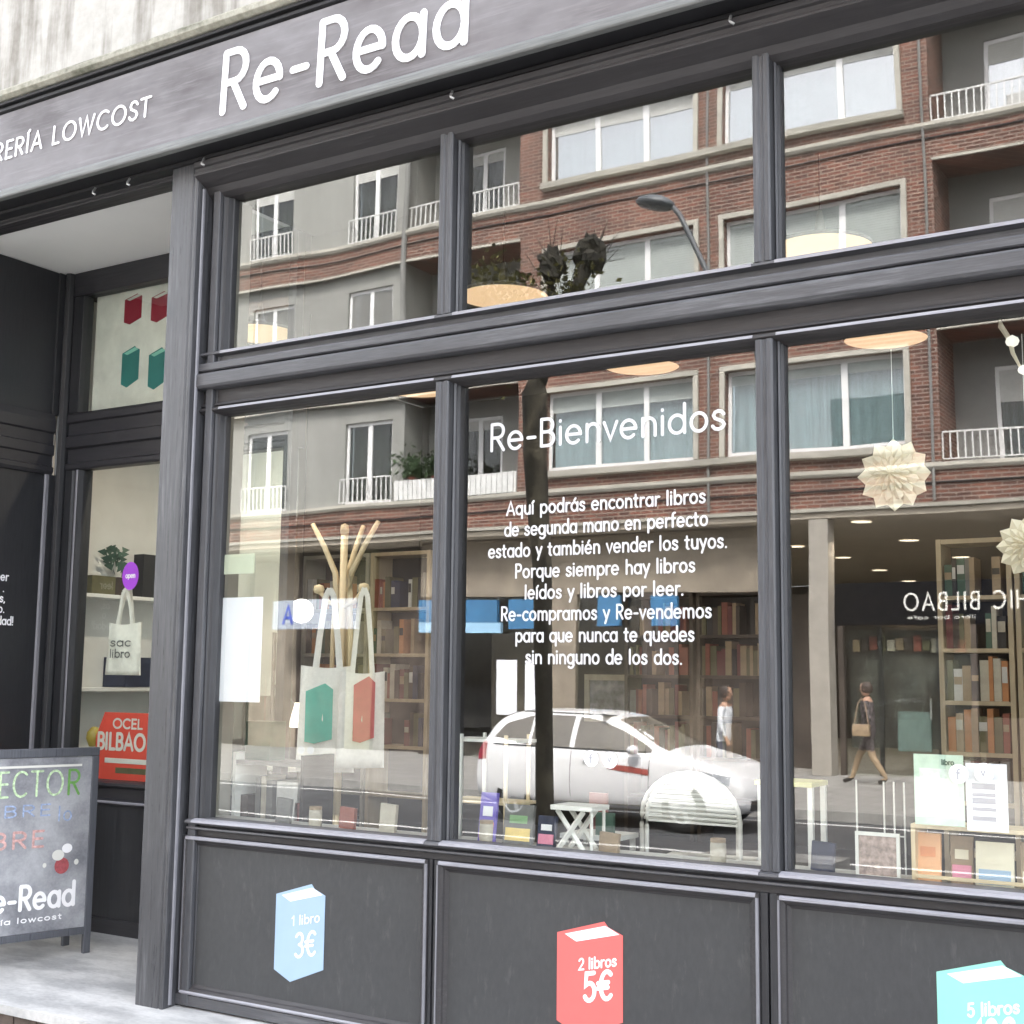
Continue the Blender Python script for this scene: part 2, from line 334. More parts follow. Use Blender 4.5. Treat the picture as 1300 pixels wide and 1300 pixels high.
for i in range(5):       # sill courses and openings higher up, outside the photograph
    x0 = -11+i*3.3
    box('window', x0, x0+1.2, -.13, -.10, 7.0, 9.0, plain('upper_shutter', (.30,.30,.28), .7), hb)
box('floor_slab', -14, 6, .45, 6.6, 4.38, 4.6, CEIL, hb)
box('side_wall', -14, -7.35, .0, .4, -.1, 4.89, STONEW, hb)
box('side_wall', 2.6, 6, .0, .4, -.1, 4.89, STONEW, hb)
box('lintel_wall', -14, 6, .12, .44, 4.31, 4.89, DARKP, hb)
# interior shell
it = thing('shop_interior', 'cream walled interior of the bookshop seen through its windows', 'room', (0,0,0))
it.location = (0,0,0)
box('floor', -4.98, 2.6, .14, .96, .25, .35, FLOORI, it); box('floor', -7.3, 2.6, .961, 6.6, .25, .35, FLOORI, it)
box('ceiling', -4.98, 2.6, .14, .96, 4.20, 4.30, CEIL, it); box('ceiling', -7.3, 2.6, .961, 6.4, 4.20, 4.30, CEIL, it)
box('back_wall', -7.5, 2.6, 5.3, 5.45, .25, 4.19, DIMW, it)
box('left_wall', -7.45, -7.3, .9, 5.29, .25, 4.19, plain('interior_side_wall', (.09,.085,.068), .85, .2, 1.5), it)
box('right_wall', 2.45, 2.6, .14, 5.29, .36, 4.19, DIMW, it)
box('porch_side_wall', -7.29, -7.2, .96, 2.6, .36, 4.19, SHW_, it)
box('window_return_wall', -4.985, -4.93, .13, .38, .36, 4.19, CREAM, it)
box('display_ledge', -4.92, 2.4, .13, .33, .36, .90, plain('ledge_white', (.62,.61,.58), .6), it, .003)

# ---- shopfront joinery
sf = thing('shopfront', 'charcoal painted timber shopfront with six panes and panelled stall riser', 'shopfront', (0,0,0))
YG = .08
def pillar(x0, x1, top=4.30):
    return MB().pz([(x0,.1),(x0,-.07),(x0+.01,-.08),(x1-.035,-.08),(x1-.028,-.072),(x1-.02,-.08),(x1-.006,-.08),(x1,-.074),(x1,.1)], -.003, top).build('pillar', WZP, sf, .002)
pillar(-5.08, -4.885)
box('jamb_recess', -4.884, -4.845, .035, .12, .02, 4.14, DARKP, sf)
MB().pz([(-4.843,.02),(-4.843,.0),(-4.838,-.005),(-4.800,-.005),(-4.795,.0),(-4.795,.02)], .03, 4.14).build('jamb', WZ, sf, .0015)
MB().pz([(-4.844,.1),(-4.844,.021),(-4.79,.021),(-4.782,.03),(-4.772,.036),(-4.762,.06),(-4.757,.065),(-4.757,.1)], .03, 4.14).build('jamb_return', WZD, sf)
MB().pz([(-4.884,-.03),(-4.884,-.045),(-4.879,-.048),(-4.874,-.042),(-4.874,-.03)], .03, 4.14).build('pillar_bead', BEADZ, sf)
# head beam in three fillets
MB().px([(.1,4.26),(-.115,4.26),(-.115,4.232),(-.10,4.226),(-.10,4.205),(-.108,4.20),(-.108,4.188),(-.095,4.182),(-.02,4.15),(.0,4.12),(.03,4.10),(.1,4.10)], -4.884, 2.6).build('head_beam', WXD, sf, .0015)
MB().px([(.1,4.29),(-.10,4.29),(-.10,4.272),(.1,4.262)], -14, 2.6).build('head_fillet', DARKP, sf)
MB().px([(.1,4.29),(-.03,4.30),(-.03,4.262),(-.012,4.255),(-.012,4.248),(.1,4.248)], -7.3, -5.081).build('porch_head_beam', WXD, sf, .001)
# transom
X0, X1 = -4.755, 2.6
MB().px([(.1,3.25),(.1,3.272),(.012,3.272),(-.006,3.266),(-.008,3.254),(.006,3.250),(.03,3.246),(.03,3.214),(-.020,3.207),(-.026,3.200),(-.026,3.17),(-.018,3.164),(.0,3.163),(.0,3.158),(-.036,3.151),(-.042,3.142),(-.042,3.088),(-.034,3.076),(-.02,3.072),(.1,3.072)], -4.93, X1).build('transom', WX, sf, .0012)
MB().px([(.1,3.071),(.026,3.071),(.026,3.003),(.012,2.998),(.008,2.988),(.018,2.983),(.018,2.979),(.0,2.974),(-.003,2.962),(.006,2.955),(.03,2.945),(.06,2.94),(.1,2.94)], -4.93, X1).build('transom_lower_board', WXD, sf, .001)
for x0, x1 in ((-4.75, -3.41), (-3.31,-1.873), (-1.776,.2), (.3,2.5)):
    MB().px([(-.009,3.253),(-.009,3.2665),(.010,3.2735),(.012,3.272),(-.006,3.265),(-.006,3.254)], x0, x1).build('transom_bead', BEAD, sf)
    MB().px([(-.006,2.963),(-.0025,2.975),(.004,2.9765),(.001,2.974),(-.001,2.963)], x0, x1).build('lower_bead', BEAD, sf)
# mullions (upper and lower)
def mullion(xc, z0, z1):
    a = xc-.036; b_ = xc+.036
    o = MB().pz([(a,.003),(a,-.004),(a+.006,-.010),(xc-.012,-.010),(xc-.006,-.003),(xc+.006,-.003),(xc+.012,-.010),(b_-.006,-.010),(b_,-.004),(b_,.003)], z0, z1).build('mullion', WZ, sf, .001)
    MB().pz([(a-.014,.1),(a-.014,.045),(a-.004,.03),(a+.002,.0035),(b_-.002,.0035),(b_+.004,.03),(b_+.012,.05),(b_+.022,.06),(b_+.022,.1)], z0, z1).build('mullion_core', WZD, sf)
    MB().pz([(b_+.006,.030),(b_+.010,.026),(b_+.016,.034),(b_+.014,.048)], z0, z1).build('mullion_bead', WZ, sf)
for xc in (-3.36, -1.825, .25):
    mullion(xc, 3.268, 4.13); mullion(xc, .915, 2.952)
# window sills
MB().px([(.1,.918),(.005,.916),(-.022,.908),(-.026,.898),(-.02,.893),(.0,.889),(.02,.886),(.02,.881),(-.010,.876),(-.012,.868),(-.004,.864),(.1,.864)], -4.845, X1).build('window_sill', WX, sf, .001)
box('sill_rail', -4.845, X1, .016, .1, .834, .863, WXD, sf)
for x0, x1 in ((-4.80,-3.40),(-3.32,-1.865),(-1.785,.21),(.29,2.5)):
    MB().px([(-.0225,.9085),(-.0265,.899),(-.0285,.901),(-.0245,.911),(.004,.9185),(.006,.9165)], x0, x1).build('sill_bead', BEAD, sf)
# stall riser: stiles, rails, moulded panels
px_ = [(-4.862,-3.392),(-3.345,-1.873),(-1.803,.24),(.30,2.5)]
box('plinth_rail', -4.884, X1, .0, .1, .028, .078, WX, sf, .002)
for a, b_ in ((-4.884,-4.864),(-3.390,-3.373),(-3.363,-3.347),(-1.871,-1.842),(-1.834,-1.805),(.242,.298)):
    box('riser_stile', a, b_, .008, .1, .079, .833, WZD, sf, .001)
for x0, x1 in px_:
    z0, z1 = .08, .832
    box('riser_panel', x0+.012, x1-.012, .026, .06, z0+.01, z1-.01, PANEL, sf)
    prof = [(0,.03),(0,.002),(.004,-.006),(.014,-.008),(.018,-.002),(.022,.0),(.03,.006),(.034,.016),(.048,.0255),(.048,.03)]
    fr = MB()
    def ringpt(q, xa, za): return None
    n = len(prof); vs = []
    for (cx, cz, sx, sz) in ((x0,z0,1,1),(x1,z0,-1,1),(x1,z1,-1,-1),(x0,z1,1,-1)):
        for d, y in prof: vs.append((cx+sx*d, y, cz+sz*d))
    fs = []
    for c_ in range(4):
        for k in range(n):
            fs.append((c_*n+k, c_*n+(k+1)%n, ((c_+1)%4)*n+(k+1)%n, ((c_+1)%4)*n+k))
    fr.add(vs, fs); fr.build('panel_moulding', WXD, sf)
    MB().px([(.004,z1),(-.004,z1-.001),(-.0095,z1-.007),(-.010,z1-.015),(-.0055,z1-.018),(-.004,z1-.012)], x0+.012, x1-.012).build('panel_bead', BEAD, sf)
    MB().px([(.003,z0),(-.007,z0+.004),(-.0105,z0+.012),(-.006,z0+.019),(.0,z0+.012)], x0+.012, x1-.012).build('panel_bead', BEAD, sf)
    MB().pz([(x0,.004),(x0+.003,-.006),(x0+.012,-.0095),(x0+.014,-.004),(x0+.004,.0)], z0+.018, z1-.018).build('panel_bead', BEADZ, sf)
    MB().pz([(x1,.004),(x1-.003,-.006),(x1-.012,-.0095),(x1-.014,-.004),(x1-.004,.0)], z0+.018, z1-.018).build('panel_bead', BEADZ, sf)
# panes
for x0, x1 in ((-4.80,-3.40),(-3.33,-1.86),(-1.80,.22),(.28,2.5)):
    box('upper_glass_pane', x0, x1, YG, YG+.01, 3.25, 4.13, GLASS, sf)
    box('lower_glass_pane', x0, x1, YG, YG+.01, .90, 2.965, GLASS, sf)
# hooks and bulbs under the sign
HOOK = plain('galvanised_metal', (.55,.55,.55), .35, .2, metal=.6)
for xh in (-5.62, -5.35, -4.80, -3.25, -1.9):
    MB().tube([(xh,-.125,4.262),(xh,-.14,4.235),(xh+.01,-.15,4.222),(xh+.02,-.14,4.215)], .006, 6).build('hook', HOOK, sf, smooth=True)

# ================================================================== SIGN
sg = thing('shop_sign', 'long grey fascia signboard lettered in white above the shop windows', 'sign', (0,0,0))
YB, ZB, YT, ZT = -.215, 4.335, -.193, 4.825
MB().px([(YB,ZB),(YT,ZT),(.0,ZT),(.0,ZB)], -14, 3.2).build('board', SIGNM, sg)
LIP = wood_paint('sign_lip_paint', 'x', (.13,.135,.132), (.46,.47,.46), .8, .5)
MB().px([(-.235,4.292),(-.24,4.30),(-.238,4.330),(-.216,4.352),(-.205,4.352),(-.20,4.292)], -14, 3.2).build('bottom_lip', LIP, sg, .002)
box('underside_board', -14, 3.2, -.199, -.0, 4.294, 4.334, DARKP, sg)
MB().px([(-.205,4.838),(-.205,4.853),(-.19,4.858),(-.19,4.868),(-.215,4.872),(-.215,4.888),(.0,4.892),(.0,4.828),(-.18,4.828)], -14, 3.2).build('top_trim', DARKP, sg, .001)
vdir = Vector((0, YT-YB, ZT-ZB)).normalized()
def onsign(x, z): t = (z-ZB)/(ZT-ZB); return Vector((x, YB+(YT-YB)*t-.001, z))
o_ = onsign(-4.612, 4.430)
letters('Re-Read', o_, X3, vdir, .318, .038, WHITEP, sg, width=1.50, track=.17, thick=.006)
letters('LIBRERÍA LOWCOST', onsign(-5.125, 4.538), X3, vdir, .104, .014, WHITEP, sg, width=1.50, track=.2, align='r', thick=.004)

# ================================================================== PORCH (recessed entrance, left)
po = thing('entrance_porch', 'recessed entrance with black panelled side and white ceiling left of pillar', 'porch', (0,0,0))
BLK = wood_paint('porch_black_paint', 'z', (.020,.021,.024), (.06,.06,.066), .5, .42)
BLKX = wood_paint('porch_black_paint_x', 'x', (.024,.024,.028), (.06,.06,.066), .5, .42)
WCEIL = plain('porch_white_ceiling', (.80,.80,.78), .8, .03, 1)
box('ceiling', -7.3, -5.081, .0, 1.0, 4.26, 4.30, WCEIL, po)
# left wall, perpendicular to the street
XL = -7.03
box('side_panel', XL-.06, XL-.015, -.2, .80, 3.30, 4.255, PANEL if False else BLK, po)
box('side_panel', XL-.06, XL-.015, -.2, .80, .07, 2.90, BLK, po)
MB().py([(XL-.08,2.90),(XL,2.90),(XL+.012,2.92),(XL+.012,2.945),(XL-.004,2.955),(XL-.004,3.02),(XL+.01,3.03),(XL+.01,3.09),(XL-.002,3.10),(XL-.002,3.17),(XL+.014,3.18),(XL+.014,3.25),(XL,3.30),(XL-.08,3.30)], -.2, .82).build('side_rail', WY if False else BLKX, po)
box('side_stile', XL-.06, XL, .80, .865, .07, 2.90, BLK, po, .004); box('side_stile', XL-.06, XL, .80, .865, 3.30, 4.255, BLK, po, .004)
MB().pz([(XL-.03,.86),(XL+.02,.835),(XL+.045,.845),(XL+.055,.87),(XL+.05,.92),(XL-.03,.95)], .06, 4.258).build('corner_post', BLK, po, .003)
MB().pz([(XL-.02,.775),(XL-.008,.770),(XL-.002,.78),(XL-.002,.80),(XL-.02,.80)], .1, 2.90).build('side_bead', BEADZ, po)
# back wall with window
YBk = .88
box('back_head', -6.97, -5.0, YBk-.01, YBk+.08, 4.10, 4.258, BLKX, po, .003)
MB().px([(YBk+.08,2.93),(YBk+.0,2.93),(YBk-.01,2.94),(YBk-.01,2.97),(YBk+.01,2.98),(YBk+.01,3.07),(YBk-.012,3.08),(YBk-.012,3.15),(YBk+.005,3.16),(YBk+.005,3.24),(YBk-.012,3.25),(YBk-.012,3.29),(YBk+.0,3.31),(YBk+.08,3.31)], -6.97, -5.0).build('back_rail', BLKX, po, .001)
box('back_stile', -6.97, -6.875, YBk-.005, YBk+.08, 3.312, 4.098, BLK, po, .004)
MB().pz([(-6.97,YBk+.08),(-6.97,YBk),(-6.90,YBk-.005),(-6.89,YBk+.01),(-6.865,YBk+.01),(-6.855,YBk-.008),(-6.83,YBk-.008),(-6.815,YBk+.02),(-6.80,YBk+.08)], .97, 2.928).build('back_stile', BLK, po, .001)
MB().pz([(-6.857,YBk-.009),(-6.853,YBk-.013),(-6.842,YBk-.013),(-6.838,YBk-.009)], .97, 2.928).build('stile_bead', BEADZ, po)
MB().px([(YBk+.08,.97),(YBk+.0,.965),(YBk-.03,.955),(YBk-.032,.94),(YBk-.01,.93),(YBk+.01,.92),(YBk+.01,.86),(YBk-.012,.85),(YBk-.012,.83),(YBk+.0,.82),(YBk+.08,.82)], -6.97, -5.0).build('back_sill', BLKX, po, .001)
MB().px([(YBk-.013,.848),(YBk-.017,.842),(YBk-.013,.833)], -6.95, -5.0).build('back_sill_bead', BEAD, po)
box('back_panel', -6.97, -5.0, YBk+.01, YBk+.06, .055, .819, BLK, po)
box('back_plinth', -6.97, -5.0, YBk-.005, YBk+.009, .055, .15, BLKX, po, .002)
box('back_glass_pane', -6.88, -5.0, YBk+.03, YBk+.038, .965, 2.94, GLASS2, po)
box('back_glass_pane', -6.89, -5.0, YBk+.03, YBk+.038, 3.30, 4.11, GLASS2, po)
box('right_side_panel', -5.02, -4.99, .11, .38, .06, 4.19, BLK, po); box('right_side_post', -5.03, -4.97, .81, .87, .06, 4.19, BLK, po); box('side_glass_pane', -5.01, -5.0, .381, .809, .36, 4.19, GLASS2, po); box('right_side_base', -5.02, -4.99, .381, .809, .06, .359, BLK, po)
# words on the side wall, only their ends are inside the photograph
for i, (t2, z, yy) in enumerate((('leer', 2.19, .545), ('.', 2.12, .52), ('os,', 2.055, .53), ('o.', 1.99, .53), ('edad!', 1.915, .60))):
    t_ = lettering('vinyl_words', t2, (XL-.0145, yy, z), (0,1,0), Z3, .05, .008, WHITEP, po, track=.14, align='r', thick=.002)
# board of book pictures behind the upper porch pane
RED = plain('crimson_print', (.30,.012,.035), .6, .05); TEAL = plain('teal_print', (.02,.20,.19), .6, .05); TEALL = plain('pale_teal_vinyl', (.26,.63,.52), .55, .03)
BLUEL = plain('pale_blue_vinyl', (.33,.46,.62), .55, .03); SALM = plain('salmon_vinyl', (.70,.14,.13), .55, .03)
OFFW = plain('off_white_card', (.68,.68,.64), .7, .05)
bd = thing('picture_board', 'pale board with crimson and teal book pictures behind upper porch pane', 'board', (-6.4, .98, 3.3))
box('card', -.47, .40, .0, .02, .0, .82, plain('board_card', (.80,.79,.74), .8), bd)
def book_shape(name, mat_c, x, z, w, h, y, parent, pages=WHITEP, side=None, txt=None):
    """flat printed picture of a book seen from above its corner: cover, page block, spine side"""
    e = .002
    pts = [(x, z+h*.86), (x+w*.72, z+h), (x+w*.78, z+h*.955), (x+w, z+h*.90), (x+w, z+h*.17), (x+w*.34, z), (x, z+h*.10)] 
    a = MB().py(pts, y, y-e).build('cover_shape', mat_c, parent)
    b2 = MB().py([(x+w*.12, z+h*.855), (x+w*.74, z+h*.965), (x+w*.95, z+h*.905), (x+w*.30, z+h*.80)], y-e-.0003, y-e-.0012).build('page_shape', pages, parent)
    return a
for xx, zz, mt, ww in ((-.20,.58,RED,.16), (.05,.56,RED,.16), (-.20,.16,TEAL,.16), (.05,.12,TEAL,.16), (.26,.1,TEAL,.12), (.27,.55,RED,.12)):
    book_shape('book_picture', mt, xx, zz, ww, .20 if mt is RED else .27, -.001, bd, OFFW if mt is RED else TEALL)
# porch back window interior: pale shelving with things on it
SHW = plain('pale_grey_shelf', (.80,.80,.79), .7, .04)
ws = thing('wall_shelving', 'pale grey wall shelving behind the narrow porch window', 'shelving', (-7.19, 1.0, .36))
box('back_board', .0, .015, .0, 1.1, .0, 3.6, SHW, ws)
for z in (.58, 1.165, 1.785): box('shelf', .016, .25, .0, 1.1, z-.025, z, SHW, ws, .002)
box('end_board', .0, 1.0, 1.101, 1.12, .0, 3.6, SHW, ws)
tl = thing('fill_spotlight', 'added ceiling spotlight brightening the pale wall shelving', 'lamp', (-6.45, 1.25, 4.19))  # casing and spot are added, to brighten the porch shelving
MB().lathe([(.012,.0),(.035,-.01),(.045,-.09),(.040,-.09),(.03,-.03)], n=16).build('housing', BEADZ, tl)
_l = bpy.data.lights.new('spotlight', 'SPOT'); _l.energy = 10; _l.spot_size = R(75); _l.spot_blend = .7; _l.shadow_soft_size = .01; _l.color = (1,.93,.84)
_lo = bpy.data.objects.new('spotlight', _l); COL.objects.link(_lo); _lo.parent = tl; _lo.location = (0,0,-.05); _lo.rotation_euler = (R(6),R(-12),0)
def simple_book(name, x, y, z, w, d, h, mat_, label, group=None, rz=0, lean=0):
    o = box(name, -w/2, w/2, 0, d, 0, h, mat_, None, .0)
    o.location = (x, y, z); o.rotation_euler = (0, lean, rz)
    return tag(o, label, 'book', group)
BC = {'dark red': (.16,.03,.03), 'tan': (.38,.27,.16), 'cream': (.55,.50,.40), 'dark brown': (.06,.04,.03), 'black': (.02,.02,.022), 'grey': (.20,.20,.19), 'brick red': (.30,.08,.05),
      'green': (.06,.13,.09), 'navy': (.03,.04,.09), 'orange': (.55,.22,.07), 'white': (.66,.65,.62), 'olive': (.14,.13,.06)}
BM = {k: plain('cover_'+k.replace(' ', '_'), tuple(.80*c+.06*sum(v)/3 for c in v), .6, .15, 12) for k, v in BC.items()}
PURP = plain('purple_vinyl', (.36,.07,.62), .5, .05)
st = thing('round_sticker', 'round purple sticker with a white bar on the porch window', 'sticker', (-6.345, YBk+.026, 2.225))
MB().add([(.072*math.cos(2*PI*k/28), 0, .088*math.sin(2*PI*k/28)) for k in range(28)]+[(.072*math.cos(2*PI*k/28), .002, .088*math.sin(2*PI*k/28)) for k in range(28)],
   [tuple(range(28))[::-1], tuple(range(28,56))]+[(k,(k+1)%28,28+(k+1)%28,28+k) for k in range(28)]).build('disc', PURP, st)
lettering('word', 'open', (-.04,-.0005,-.012), X3, Z3, .032, .006, WHITEP, st, width=.085, thick=.001)
def small(name, label, cat, fn, loc, group=None, rz=0):
    t0 = thing(name, label, cat, loc, rz, group); fn(t0); return t0
small('plant_pot', 'dark leafy pot plant on the top shelf behind the purple sticker', 'plant', lambda t0: (MB().lathe([(.0,0),(.06,0),(.08,.12),(.07,.12),(.0,.11)], n=14).build('pot', BM['dark brown'], t0),
    MB().add([v for k in range(40) for v in ((lambda a, rr, z: [(rr*math.cos(a), rr*math.sin(a), z), (rr*math.cos(a)+.05*math.cos(a), rr*math.sin(a)+.05*math.sin(a), z+.03), (rr*math.cos(a)-.02*math.sin(a), rr*math.sin(a)+.02*math.cos(a), z+.05)])(random.random()*6.3, random.random()*.08, .12+random.random()*.18))], [(3*k,3*k+1,3*k+2) for k in range(40)]).build('leaves', BM['green'], t0)), (-7.06, 1.42, 2.15))
simple_book('box_file', -7.06, 1.62, 2.15, .10, .2, .30, BM['black'], 'black box file standing on the top shelf by the pillar')['category'] = 'box'
simple_book('box_file', -7.06, 1.16, 2.15, .14, .2, .12, BM['olive'], 'olive box lying at the left end of top shelf')['category'] = 'box'
simple_book('storage_box', -7.06, 1.45, 1.53, .22, .34, .20, BM['navy'], 'dark navy box on middle shelf under the hanging white bag')['category'] = 'box'
CANV = plain('canvas_cloth', (.90,.88,.82), .9, .06, 40, bmp=.1)
def bag(t0, w, h, d, strap, mat_=CANV):
    # soft flat bag with a rippled surface
    nx, nz = 9, 11; vs = []; fs = []
    for sd_ in (-1, 1):
        for j in range(nz):
            for i in range(nx):
                u_ = i/(nx-1); v_ = j/(nz-1)
                bul = d*math.sin(PI*u_)**.6*(.25+.75*math.sin(PI*min(1, (1-v_)*.9+.1)))
                rip = .006*math.sin(9*u_+3*v_+sd_)
                vs.append(((u_-.5)*w*(1-.06*v_), sd_*(bul+.003)+rip, -h+v_*h-.015*math.sin(PI*u_)*(v_)))
    N = nx*nz
    for s_ in range(2):
        for j in range(nz-1):
            for i in range(nx-1):
                a = s_*N+j*nx+i; fs.append((a,a+1,a+nx+1,a+nx))
    for i in range(nx-1): fs.append((i, i+1, N+i+1, N+i)); 
    for j in range(nz-1):
        fs.append((j*nx, (j+1)*nx, N+(j+1)*nx, N+j*nx)); k = j*nx+nx-1; fs.append((k, k+nx, N+k+nx, N+k))
    MB().add(vs, fs).build('bag_body', mat_, t0, smooth=True)
    for sd_ in (-1, 1):
        pts = [(-w*.21, sd_*d*.4, -.02), (-w*.16, sd_*d*.3, strap*.35), (-w*.07, sd_*.012, strap*.9), (0, sd_*.010, strap), (w*.07, sd_*.012, strap*.9), (w*.16, sd_*d*.3, strap*.35), (w*.21, sd_*d*.4, -.02)]
        sb = MB()
        for k in range(len(pts)-1):
            a, b2 = Vector(pts[k]), Vector(pts[k+1]); dv = (b2-a).normalized(); sv = Vector((dv.z, 0, -dv.x))*.013
            sb.add([a-sv, a+sv, b2+sv, b2-sv, a-sv+Vector((0,.002,0)), a+sv+Vector((0,.002,0)), b2+sv+Vector((0,.002,0)), b2-sv+Vector((0,.002,0))], [(0,1,2,3),(7,6,5,4),(0,4,5,1),(2,6,7,3),(1,5,6,2),(3,7,4,0)])
        sb.build('strap', mat_, t0)
wb = thing('hanging_bag', 'white cloth bag with faint grey print hanging behind porch window', 'bag', (-6.44, .97, 1.94), 0)
bag(wb, .31, .33, .02, .21)
for k, (t2, z) in enumerate((('sac', -.15), ('libro', -.22))): lettering('print_word', t2, (-.09,-.0315,z), X3, Z3, .05, .008, BM['grey'], wb, width=.18, thick=.001)
REDP = plain('poster_red', (.72,.075,.045), .6, .08); 
ps = thing('window_poster', 'red poster reading BILBAO standing at the foot of porch window', 'poster', (-6.40, .93, .97))
MB().py([(-.21,.0),(-.21,.26),(-.14,.41),(.28,.41),(.28,0)], 0, .006).build('sheet', REDP, ps)
lettering('word', 'OCEL', (-.06,-.0005,.315), X3, Z3, .055, .012, OFFW, ps, width=.26, thick=.001)
lettering('word', 'BILBAO', (-.19,-.0005,.185), X3, Z3, .095, .020, OFFW, ps, width=.42, thick=.001)
box('stripe', -.12, .27, -.002, -.0003, .10, .13, OFFW, ps); box('stripe', -.02, .27, -.002, -.0003, .04, .075, BM['olive'], ps)
small('ornament', 'small yellow and brown ornament left of the red poster', 'ornament', lambda t0: MB().lathe([(0,0),(.03,0),(.05,.05),(.045,.09),(.02,.12),(0,.125)], n=14).build('body', plain('yellow_glaze', (.40,.30,.05), .3, .3), t0, smooth=True), (-6.69, .985, 1.16))
small('ball', 'small white ball beside the foot of red poster', 'ornament', lambda t0: MB().lathe([(0,0)]+[(.042*math.sin(PI*k/8), .042-.042*math.cos(PI*k/8)) for k in range(1,8)]+[(0,.084)], n=14).build('body', WHITEP, t0, smooth=True), (-6.67, .975, 1.02))

# ================================================================== CHALKBOARD
cb = thing('chalkboard', 'grey framed pavement chalkboard with coloured chalk words in the entrance', 'chalkboard', (-6.10, .52, .035))
th = R(16); cb.rotation_euler = (0, 0, -th+PI/2)     # local +x runs away into the porch; local -y faces the camera
FRM = wood_paint('chalkboard_frame_paint', 'z', (.085,.09,.105), (.24,.25,.28), .5, .35)
m, nt, b = newmat('chalk_slate_with_glare'); n = noise(nt, 2.6, 6, (1,1,1)); n2 = noise(nt, 90, 3)
nt.links.new(mixc(nt, .25, ramp(nt, n, (.20,.205,.23), (.50,.51,.54), .36, .60), ramp(nt, n2, (.06,.065,.075), (.25,.26,.27))), b.inputs['Base Color']); b.inputs['Roughness'].default_value = .38; SLATE = m  # raised grey puts the sky glare on the board into its colour
Wd = .80
box('slate', -Wd+.04, -.04, .006, .02, .155, 1.11, SLATE, cb)
box('frame_rail', -Wd, -.0, -.004, .028, 1.112, 1.16, FRM, cb, .003); box('frame_rail', -Wd+.041, -.041, -.004, .028, .115, .154, FRM, cb, .003)
box('leg', -.04, 0, -.004, .028, .0, 1.111, FRM, cb, .003); box('leg', -Wd, -Wd+.04, -.004, .028, .0, 1.111, FRM, cb, .003)
box('rear_leg', -.05, -.01, .25, .28, .0, .9, FRM, cb, .003); box('rear_leg', -Wd, -Wd+.04, .25, .28, .0, .9, FRM, cb, .003)
box('rear_panel', -Wd+.041, -.051, .255, .27, .12, .9, DARKP, cb)
CG = plain('green_chalk', (.50,.66,.42), .9, .35, 60); CBl = plain('blue_chalk', (.32,.40,.58), .9, .3, 60); CR = plain('red_chalk', (.58,.36,.34), .9, .3, 60); CDR = plain('dark_red_chalk', (.35,.08,.09), .9, .2, 60)
CDG = plain('dark_green_chalk', (.15,.34,.09), .9, .2, 60)
q = -.0005+.006
def chalk(t2, xr, z, h, w, mt, width=None, track=.2): return lettering('chalk_words', t2, (xr, q, z), X3, Z3, h, w, mt, cb, width=width, track=track, align='r', thick=.0012)
chalk('LECTO', -.205, .90, .135, .012, CG, .44); chalk('R', -.105, .90, .135, .014, CDG, .075)
chalk('LIBRE', -.27, .79, .06, .009, CBl, .40); chalk('lo', -.145, .755, .08, .009, CBl, .08)
chalk('ABRE', -.30, .62, .085, .014, CR, .42)
chalk('Re-Read', -.105, .285, .125, .021, WHITEP, .545, .14)
chalk('librería lowcost', -.175, .215, .028, .006, WHITEP, .53)
box('chalk_line', -.70, -.10, q-.0015, q-.0002, 1.055, 1.068, OFFW, cb)
def disc(name, cx, cz, rx, rz, mt, yo=0):
    MB().add([(cx+rx*math.cos(2*PI*k/18), q-.0015-yo, cz+rz*math.sin(2*PI*k/18)) for k in range(18)]+[(cx+rx*math.cos(2*PI*k/18), q-.0002-yo, cz+rz*math.sin(2*PI*k/18)) for k in range(18)], [tuple(range(18)), tuple(range(18,36))[::-1]]+[(k,(k+1)%18,18+(k+1)%18,18+k) for k in range(18)]).build(name, mt, cb)
disc('chalk_drawing', -.19, .505, .042, .045, CDR); disc('chalk_drawing', -.215, .565, .035, .03, OFFW, .002); disc('chalk_drawing', -.165, .60, .03, .026, WHITEP, .004); disc('chalk_drawing', -.29, .515, .011, .013, OFFW); disc('chalk_drawing', -.105, .52, .013, .016, OFFW)

# ================================================================== VINYL DECALS AND WINDOW LETTERING
for i, (x, z, w, h, mt, l1, l2, lab) in enumerate(((-4.275,.215,.295,.45, BLUEL, '1 libro', '3€', 'pale blue book decal on the leftmost panel under the windows'),
        (-2.755,.20,.30,.455, SALM, '2 libros', '5€', 'salmon red book decal reading 5€ on the middle panel'),
        (-1.232,.23,.30,.455, TEALL, '5 libros', '10€', 'pale turquoise book decal on the right panel'))):
    dc = thing('book_decal', lab, 'decal', (x, .0255, z), 0, 'price decals on the stall riser')
    book_shape('book_shape', mt, 0, 0, w, h, -.0003, dc)
    lightm = WHITEP if i == 1 else OFFW
    a = R(12); ud = (math.cos(a), 0, math.sin(a))
    # writing follows the slant of the drawn cover
    lettering('words', l1, (w*.34, -.0026, h*.56), ud, Z3, .042, .0075 if i else .0055, WHITEP, dc, width=w*.58, thick=.0008)
    lettering('price', l2, (w*.42, -.0026, h*(.30 if i else .25)), ud, Z3, .105, .018 if i else .013, WHITEP, dc, width=w*.44, thick=.0008)
wl = thing('window_lettering', 'white vinyl welcome text on the middle lower pane', 'lettering', (0,0,0))
yv = YG-.0004
letters('Re-Bienvenidos', (-3.150, yv, 2.628), X3, Z3, .118, .0140, WHITEV, wl, width=1.128, track=.12, thick=.0012)
body = ['Aquí podrás encontrar libros', 'de segunda mano en perfecto', 'estado y también vender los tuyos.', 'Porque siempre hay libros', 'leídos y libros por leer.', 'Re-compramos y Re-vendemos', 'para que nunca te quedes', 'sin ninguno de los dos.']
wds = [.945,.965,1.13,.85,.75,.99,.84,.735]
